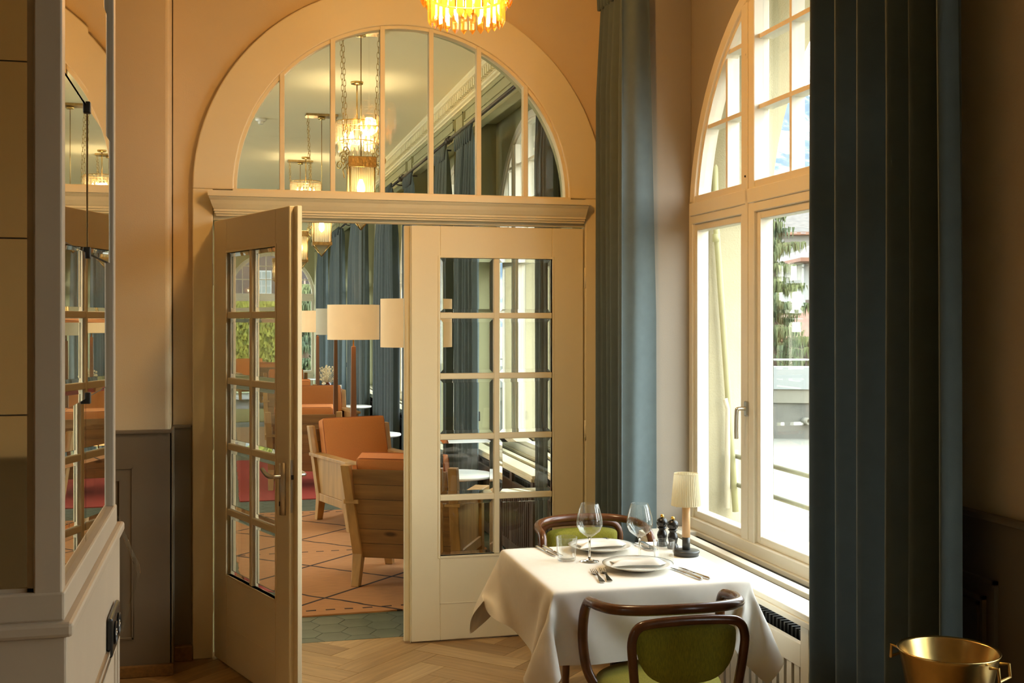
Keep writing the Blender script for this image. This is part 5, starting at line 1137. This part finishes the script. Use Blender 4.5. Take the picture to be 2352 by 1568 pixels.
# ---------------------------------------------------------------- small tables, flowers, books
def side_table(label, x, y, r=.25, h=.55):
    t = thing('side_table', label, 'table', (x, y, .0095), group='round white side tables in the lounge')
    obj('table_top', MB().lathe([(0, h-.022), (r-.006, h-.022), (r, h-.016), (r, h-.004), (r-.004, h), (0, h)], 40), WHITEST, t)
    obj('pole', MB().lathe([(.018, .015), (.018, h-.022)], 12), DARK, t); obj('foot', MB().lathe([(0, 0), (.15, 0), (.15, .008), (.02, .016), (0, .016)], 28), DARK, t)
side_table('round white side table right of the nearest armchair, behind the door glass', 1.66, 8.35, .27)
side_table('round white side table behind the bright orange armchair', 1.47, 11.5, .24)
side_table('round white side table beside the farther rust armchair', 1.66, 15.3, .22)
side_table('round white side table carrying flowers and books', 1.54, 18.95, .33)
side_table('farthest small round white side table', 1.42, 22.6, .28)
t = thing('flower_vase', 'amber glass vase of dried cream flowers on the far white table', 'vase', (1.60, 19.05, .5598))
obj('vase', MB().lathe([(0, 0), (.07, 0), (.085, .04), (.08, .12), (.076, .12), (.08, .04), (0, .008)], 24), AMBV, t)
st_ = MB(); hd_ = MB(); rnd = random.Random(3)
for k in range(70):
    a = rnd.uniform(0, 2*math.pi); q = rnd.uniform(0, .19)**1.0; z = rnd.uniform(.20, .40)-q*.35
    st_.tube([(0, 0, .03), (q*.5*math.cos(a), q*.5*math.sin(a), z*.7), (q*math.cos(a), q*math.sin(a), z)], .0022, 4)
    hd_.lathe([(0, -.016), (.013, -.008), (.016, .004), (.008, .014), (0, .018)], 6, (q*math.cos(a), q*math.sin(a), z))
obj('stems', st_, FLOWER, t, kind='stuff'); obj('flower_heads', hd_, FLOWER, t, kind='stuff')
t = thing('bud_vase', 'tiny bud vase in front of the dried flowers', 'vase', (1.53, 18.72, .5598)); obj('bottle', MB().lathe([(0, 0), (.03, 0), (.033, .03), (.012, .06), (.012, .09), (0, .09)], 16), GLASSD, t); obj('flower_head', MB().lathe([(0, .09), (.03, .105), (.035, .125), (0, .14)], 10), FLOWER, t)
for k, (c_, lb) in enumerate((((.62, .20, .12), 'red-bound book at the bottom of the stack on the far table'), ((.55, .62, .70), 'pale blue book in the middle of the stack on the far table'), ((.75, .70, .6), 'cream book on top of the stack on the far table'))):
    t = thing('book', lb, 'book', (1.68, 18.80, .560+k*.027), R(8-9*k), group='books on the far white table'); m = mat('book_cloth_%d' % k, c_, .7)
    obj('cover', B(-.14, -.10, 0, .14, .10, .003), m, t); obj('cover', B(-.14, -.10, .023, .14, .10, .026), m, t); obj('spine', B(-.14, -.103, 0, .14, -.099, .026), m, t); obj('pages', B(-.135, -.098, .003, .135, .095, .023), PAPER, t)
# ---------------------------------------------------------------- rugs
def rug(label, x0, x1, y0, y1, m, rz=0, fr=True):
    t = thing('rug', label, 'rug', ((x0+x1)/2, (y0+y1)/2, 0), rz); hx_, hy_ = (x1-x0)/2, (y1-y0)/2
    rnd = random.Random(int(y0*10)); N = 60
    ed = lambda s_: [rnd.uniform(-.008, .008) for _ in range(N+1)]
    L, Q = ed(0), ed(1)
    mb = MB(); vs = []; fs = []
    for i in range(N+1):
        y = -hy_+2*hy_*i/N
        for x in (-hx_+L[i], hx_+Q[i]): vs += [(x, y, .0005), (x, y, .009)]
    for i in range(N):
        a = i*4; b = a+4; fs += [(a+1, a+3, b+3, b+1), (a, b, b+2, a+2), (a, a+1, b+1, b), (a+2, b+2, b+3, a+3)]
    fs += [(0, 2, 3, 1), (N*4, N*4+1, N*4+3, N*4+2)]
    obj('pile', mb.add(vs, fs), m, t)
    return t
rug('orange wool rug with dark diamond lines under the nearest armchairs', .07, 1.87, 6.66, 10.30, RUG1, R(1.2))
rug('red wool rug beyond the orange one', .12, 1.8, 11.0, 14.2, RUG2)
rug('sand coloured wool rug beyond the red one', .15, 1.8, 15.3, 18.6, RUG3)
rug('olive wool rug near the garden door', .1, 1.8, 19.6, 22.4, RUG4)
# ---------------------------------------------------------------- outside: window rail, blind arm, terrace, wall, houses, tree, mountain
t = thing('window_rail', 'grey double bar safety rail fixed outside the dining room window', 'railing', (2.545, 4.27, 0))
for s_ in (-1, 1): obj('bracket', B(-.022, s_*1.195, .83, .022, s_*1.188, 1.03), NICKEL, t, bevel=.002)
for z in (.855, 1.0): obj('bar', MB().tube([(0, -1.19, z), (0, 1.19, z)], .0125, 12), mat('rail_metal', (.34, .33, .24), .5, .2), t)
OLV = mat('olive_painted_arm', (.42, .40, .20), .6)
t = thing('awning_arm', 'olive painted awning arm leaning on the outer window cheek', 'awning', (0, 5.43, 0))
obj('arm', MB().tube([(2.42, 0, 2.6), (2.43, 0, 2.18), (2.50, -.01, 1.2), (2.53, -.015, .72)], .016, 10), OLV, t)
obj('slide', MB().tube([(2.475, -.01, 1.30), (2.49, -.012, 1.25), (2.485, -.012, .74)], .014, 10), CREAMW, t)
obj('joint', MB().lathe([(.019, -.02), (.019, .02)], 12), OLV, t, (2.43, 0, 2.12))
tag(obj('ground', B(2.76, -60, -1.6, 400, 500, -1.5), PALE), 'pale paved forecourt outside the windows', 'ground', kind='structure')
tag(obj('garden_ground', B(-80, 28.0, -1.6, 2.7, 160, -.12), GRASS), 'garden lawn beyond the end wall', 'ground', kind='structure')
t = thing('terrace_parapet', 'weathered concrete parapet wall across the terrace', 'wall', kind='structure')
def para(a, b, z0, z1, o_, m, nm): return obj(nm, MB().hexa([(a[0], a[1]-o_, z0), (b[0], b[1]-o_, z0), (b[0], b[1]+o_, z0), (a[0], a[1]+o_, z0)], [(a[0], a[1]-o_, z1), (b[0], b[1]-o_, z1), (b[0], b[1]+o_, z1), (a[0], a[1]+o_, z1)]), m, t)
A_, B2 = (4.0, 16.8), (22, 10.0)
para(A_, B2, -.02, .50, .16, STONE, 'lower_course'); para(A_, B2, .50, .70, .19, PALE, 'string_course'); para(A_, B2, .70, 1.02, .22, WHITEH, 'coping')
for k in range(7):
    f = k/6; x, y = A_[0]+(B2[0]-A_[0])*f, A_[1]+(B2[1]-A_[1])*f; obj('rail_post', MB().tube([(x, y, 1.02), (x, y, 1.12)], .012, 6), NICKEL, t)
obj('rail', MB().tube([(A_[0], A_[1], 1.12), (B2[0], B2[1], 1.12)], .014, 8), NICKEL, t)
dx, dy = B2[0]-A_[0], B2[1]-A_[1]
obj('spout', MB().lathe([(.03, 0), (.055, 0), (.055, .10), (.03, .10)], 14, closed=True), PALE, t, (8.1, 15.06, .24), (R(90), 0, R(20)))
tag(obj('terrace', MB().prism([(2.76, -20), (40, -20), (40, 7), (22, 9.9), (4.0, 16.7), (2.76, 17.2)], -.2, -.02, 'xy'), PALE), 'pale terrace paving outside the dining room window', 'terrace', kind='structure')
def house(label, x, y, w_, d, h, roof, rz, m=WHITEH, rm=ROOFG, zb=-1.5, hip=True, rows=2, cols=5):
    t = thing('house', label, 'house', (x, y, zb), rz, group='houses beyond the terrace')
    obj('walls', B(-w_/2, -d/2, 0, w_/2, d/2, h), m, t)
    e = .9; hh = h-.1; q = d/2 if hip else 0
    P = [(-w_/2-e, -d/2-e, hh), (w_/2+e, -d/2-e, hh), (w_/2+e, d/2+e, hh), (-w_/2-e, d/2+e, hh), (-w_/2+q, 0, hh+roof), (w_/2-q, 0, hh+roof)]
    obj('roof', MB().add(P, [(0, 1, 5, 4), (1, 2, 5), (2, 3, 4, 5), (3, 0, 4), (0, 3, 2, 1)]), rm, t)
    obj('eaves', B(-w_/2-e, -d/2-e, hh-.18, w_/2+e, d/2+e, hh), ROOFR, t)
    for s_ in (-1,):
        for r_ in range(rows):
            for c_ in range(cols):
                cx = -w_/2+w_*(c_+.5)/cols; z0 = h-.5-r_*2.4-1.0
                if z0 < .3: continue
                f = obj('window', B(cx-.45, s_*(d/2+.04), z0, cx+.45, s_*d/2, z0+1.05), WHITEH, t)
                for (a, b) in ((-.40, -.03), (.03, .40)):
                    for k in range(3): obj('pane', B(cx+a, s_*(d/2+.05), z0+.05+k*.33, cx+b, s_*(d/2+.03), z0+.33+k*.33), mat('house_pane', (.12, .14, .13), .2), f)
    obj('chimney', B(w_*.12, -.5, h+roof*.35, w_*.12+.9, .5, h+roof*1.15), m, t)
    return t
def P2(px, d):   # ground point seen at a given bearing and distance
    u = (px-1176)/2631; return ((.2419+.9703*u)*d, (.9703-.2419*u)*d)
x, y = P2(2015, 62); house('white house with grey hipped roof behind the spruce', x, y, 9, 9, 6.4, 2.5, R(-15))
x, y = P2(2010, 80); house('larger white house with steep grey roof, higher behind', x, y, 18, 12, 9.0, 4.6, R(-22), rows=3)
x, y = P2(1840, 50); house('small rust roofed shed at the foot of the spruce', x, y, 3.0, 3.0, 2.6, 1.3, R(-10), m=TIMBER, rm=ROOFR, rows=0)
x, y = P2(1640, 110); house('distant white house partly hidden by the spruce', x, y, 12, 10, 7.5, 3.2, R(10))
house('dark timber chalet behind the hedge beyond the garden door', 0.5, 58, 17, 10, 7.0, 4.2, R(12), m=TIMBER, rm=ROOFG, zb=-.2, hip=False)
house('white rendered house right of the timber chalet', 8.5, 44, 8, 7, 5.0, 3.0, R(-10), zb=-.2)
def spruce(label, x, y, zb, h, rad, seed=1, n=1500):
    rnd = random.Random(seed); t = thing('spruce', label, 'tree', (x, y, zb))
    obj('trunk', MB().tube([(0, 0, 0), (0, 0, h)], [.16, .02], 8), BARK, t)
    br = MB(); fo = MB()
    lev = int(h/.36)
    for i in range(lev):
        f = i/lev; z = .5+(h-.6)*f+rnd.uniform(-.12, .12); r_ = rad*(1-f)**.85*rnd.uniform(.7, 1.2)+.1; nb = 7
        for k in range(nb):
            a = 2*math.pi*(k+rnd.random())/nb; ca, sa = math.cos(a), math.sin(a); rr = r_*rnd.uniform(.5, 1.25); dz = rnd.uniform(-.2, .2)
            pts = [(ca*rr*q, sa*rr*q, z+dz-rr*.30*math.sin(q*2.2)+.12*rr*q*q) for q in (0, .35, .7, 1)]
            br.tube(pts, [.025, .018, .012, .005], 4)
            for q in range(int(9*rr)+3):
                g = rnd.uniform(.15, 1.0); bx_, by_ = ca*rr*g, sa*rr*g; bz = z+dz-rr*.30*math.sin(g*2.2)+.12*rr*g*g
                for s_ in range(8):
                    w_ = rnd.uniform(.018, .04); hh = rnd.uniform(.10, .30); an = rnd.uniform(0, math.pi); ox, oy = rnd.uniform(-.18, .18), rnd.uniform(-.18, .18)
                    cx, cy = math.cos(an)*w_, math.sin(an)*w_
                    fo.add([(bx_+ox-cx, by_+oy-cy, bz+.03), (bx_+ox+cx, by_+oy+cy, bz+.03), (bx_+ox+cx*.2+rnd.uniform(-.05, .05), by_+oy+cy*.2, bz-hh)], [(0, 1, 2)])
    obj('branches', br, BARK, t, kind='stuff', fix=False); obj('foliage', fo, NEEDLE, t, kind='stuff', fix=False)
x, y = P2(1775, 30); spruce('drooping spruce tree outside, right of the window mullion', x, y, -1.5, 7.2, 1.45, 4)
x, y = P2(700, 36); spruce('small conical spruce beyond the garden door', x, y, -.1, 3.1, .8, 6)
def hedge(label, x0, x1, y0, y1, h):
    t = thing('hedge', label, 'hedge', (0, 0, 0)); rnd = random.Random(2)
    obj('core', B(x0, y0+.15, -.12, x1, y1, h-.1), HEDGE, t); fo = MB()
    for k in range(9000):
        x = rnd.uniform(x0, x1); z = rnd.uniform(-.1, h); y = y0+.15-abs(rnd.gauss(0, .07))
        if rnd.random() < .12: z = h-.1+abs(rnd.gauss(0, .05)); y = rnd.uniform(y0, y1)
        a = rnd.uniform(0, 6.28); s_ = rnd.uniform(.03, .07)
        fo.add([(x-s_*math.cos(a), y-.02, z), (x+s_*math.cos(a), y+.03*math.sin(a), z+s_*.4), (x+rnd.uniform(-.02, .02), y-.04, z+s_*2.4)], [(0, 1, 2)])
    obj('leaves', fo, HEDGE, t, kind='stuff', fix=False)
hedge('clipped yellow-green hedge beyond the garden door', -1.2, 1.55, 32.0, 33.0, 2.12)
def mfn(u, v):
    th = R(-8)+R(100)*u; d = 1500+2300*v; x, y = math.sin(th)*d, math.cos(th)*d
    from mathutils import noise
    n1 = noise.fractal(Vector((x*.0011, y*.0011, 3.1)), .9, 2.1, 7); n2 = noise.ridged_multi_fractal(Vector((x*.0018, y*.0018, .3)), .9, 2.2, 6, 1, 2)
    px = 1176+2631*math.tan(th-R(14)) if abs(th-R(14)) < 1.3 else 9999
    env = 560+120*n1+60*n2
    return (x, y, -60+max(0, v)**1.15*(env+260*math.exp(-((math.degrees(th)-23)/9)**2)))
tag(obj('mountain', MB().grid(mfn, 260, 120), MOUNT), 'snow streaked mountain seen through the arched window', 'mountain', kind='structure')
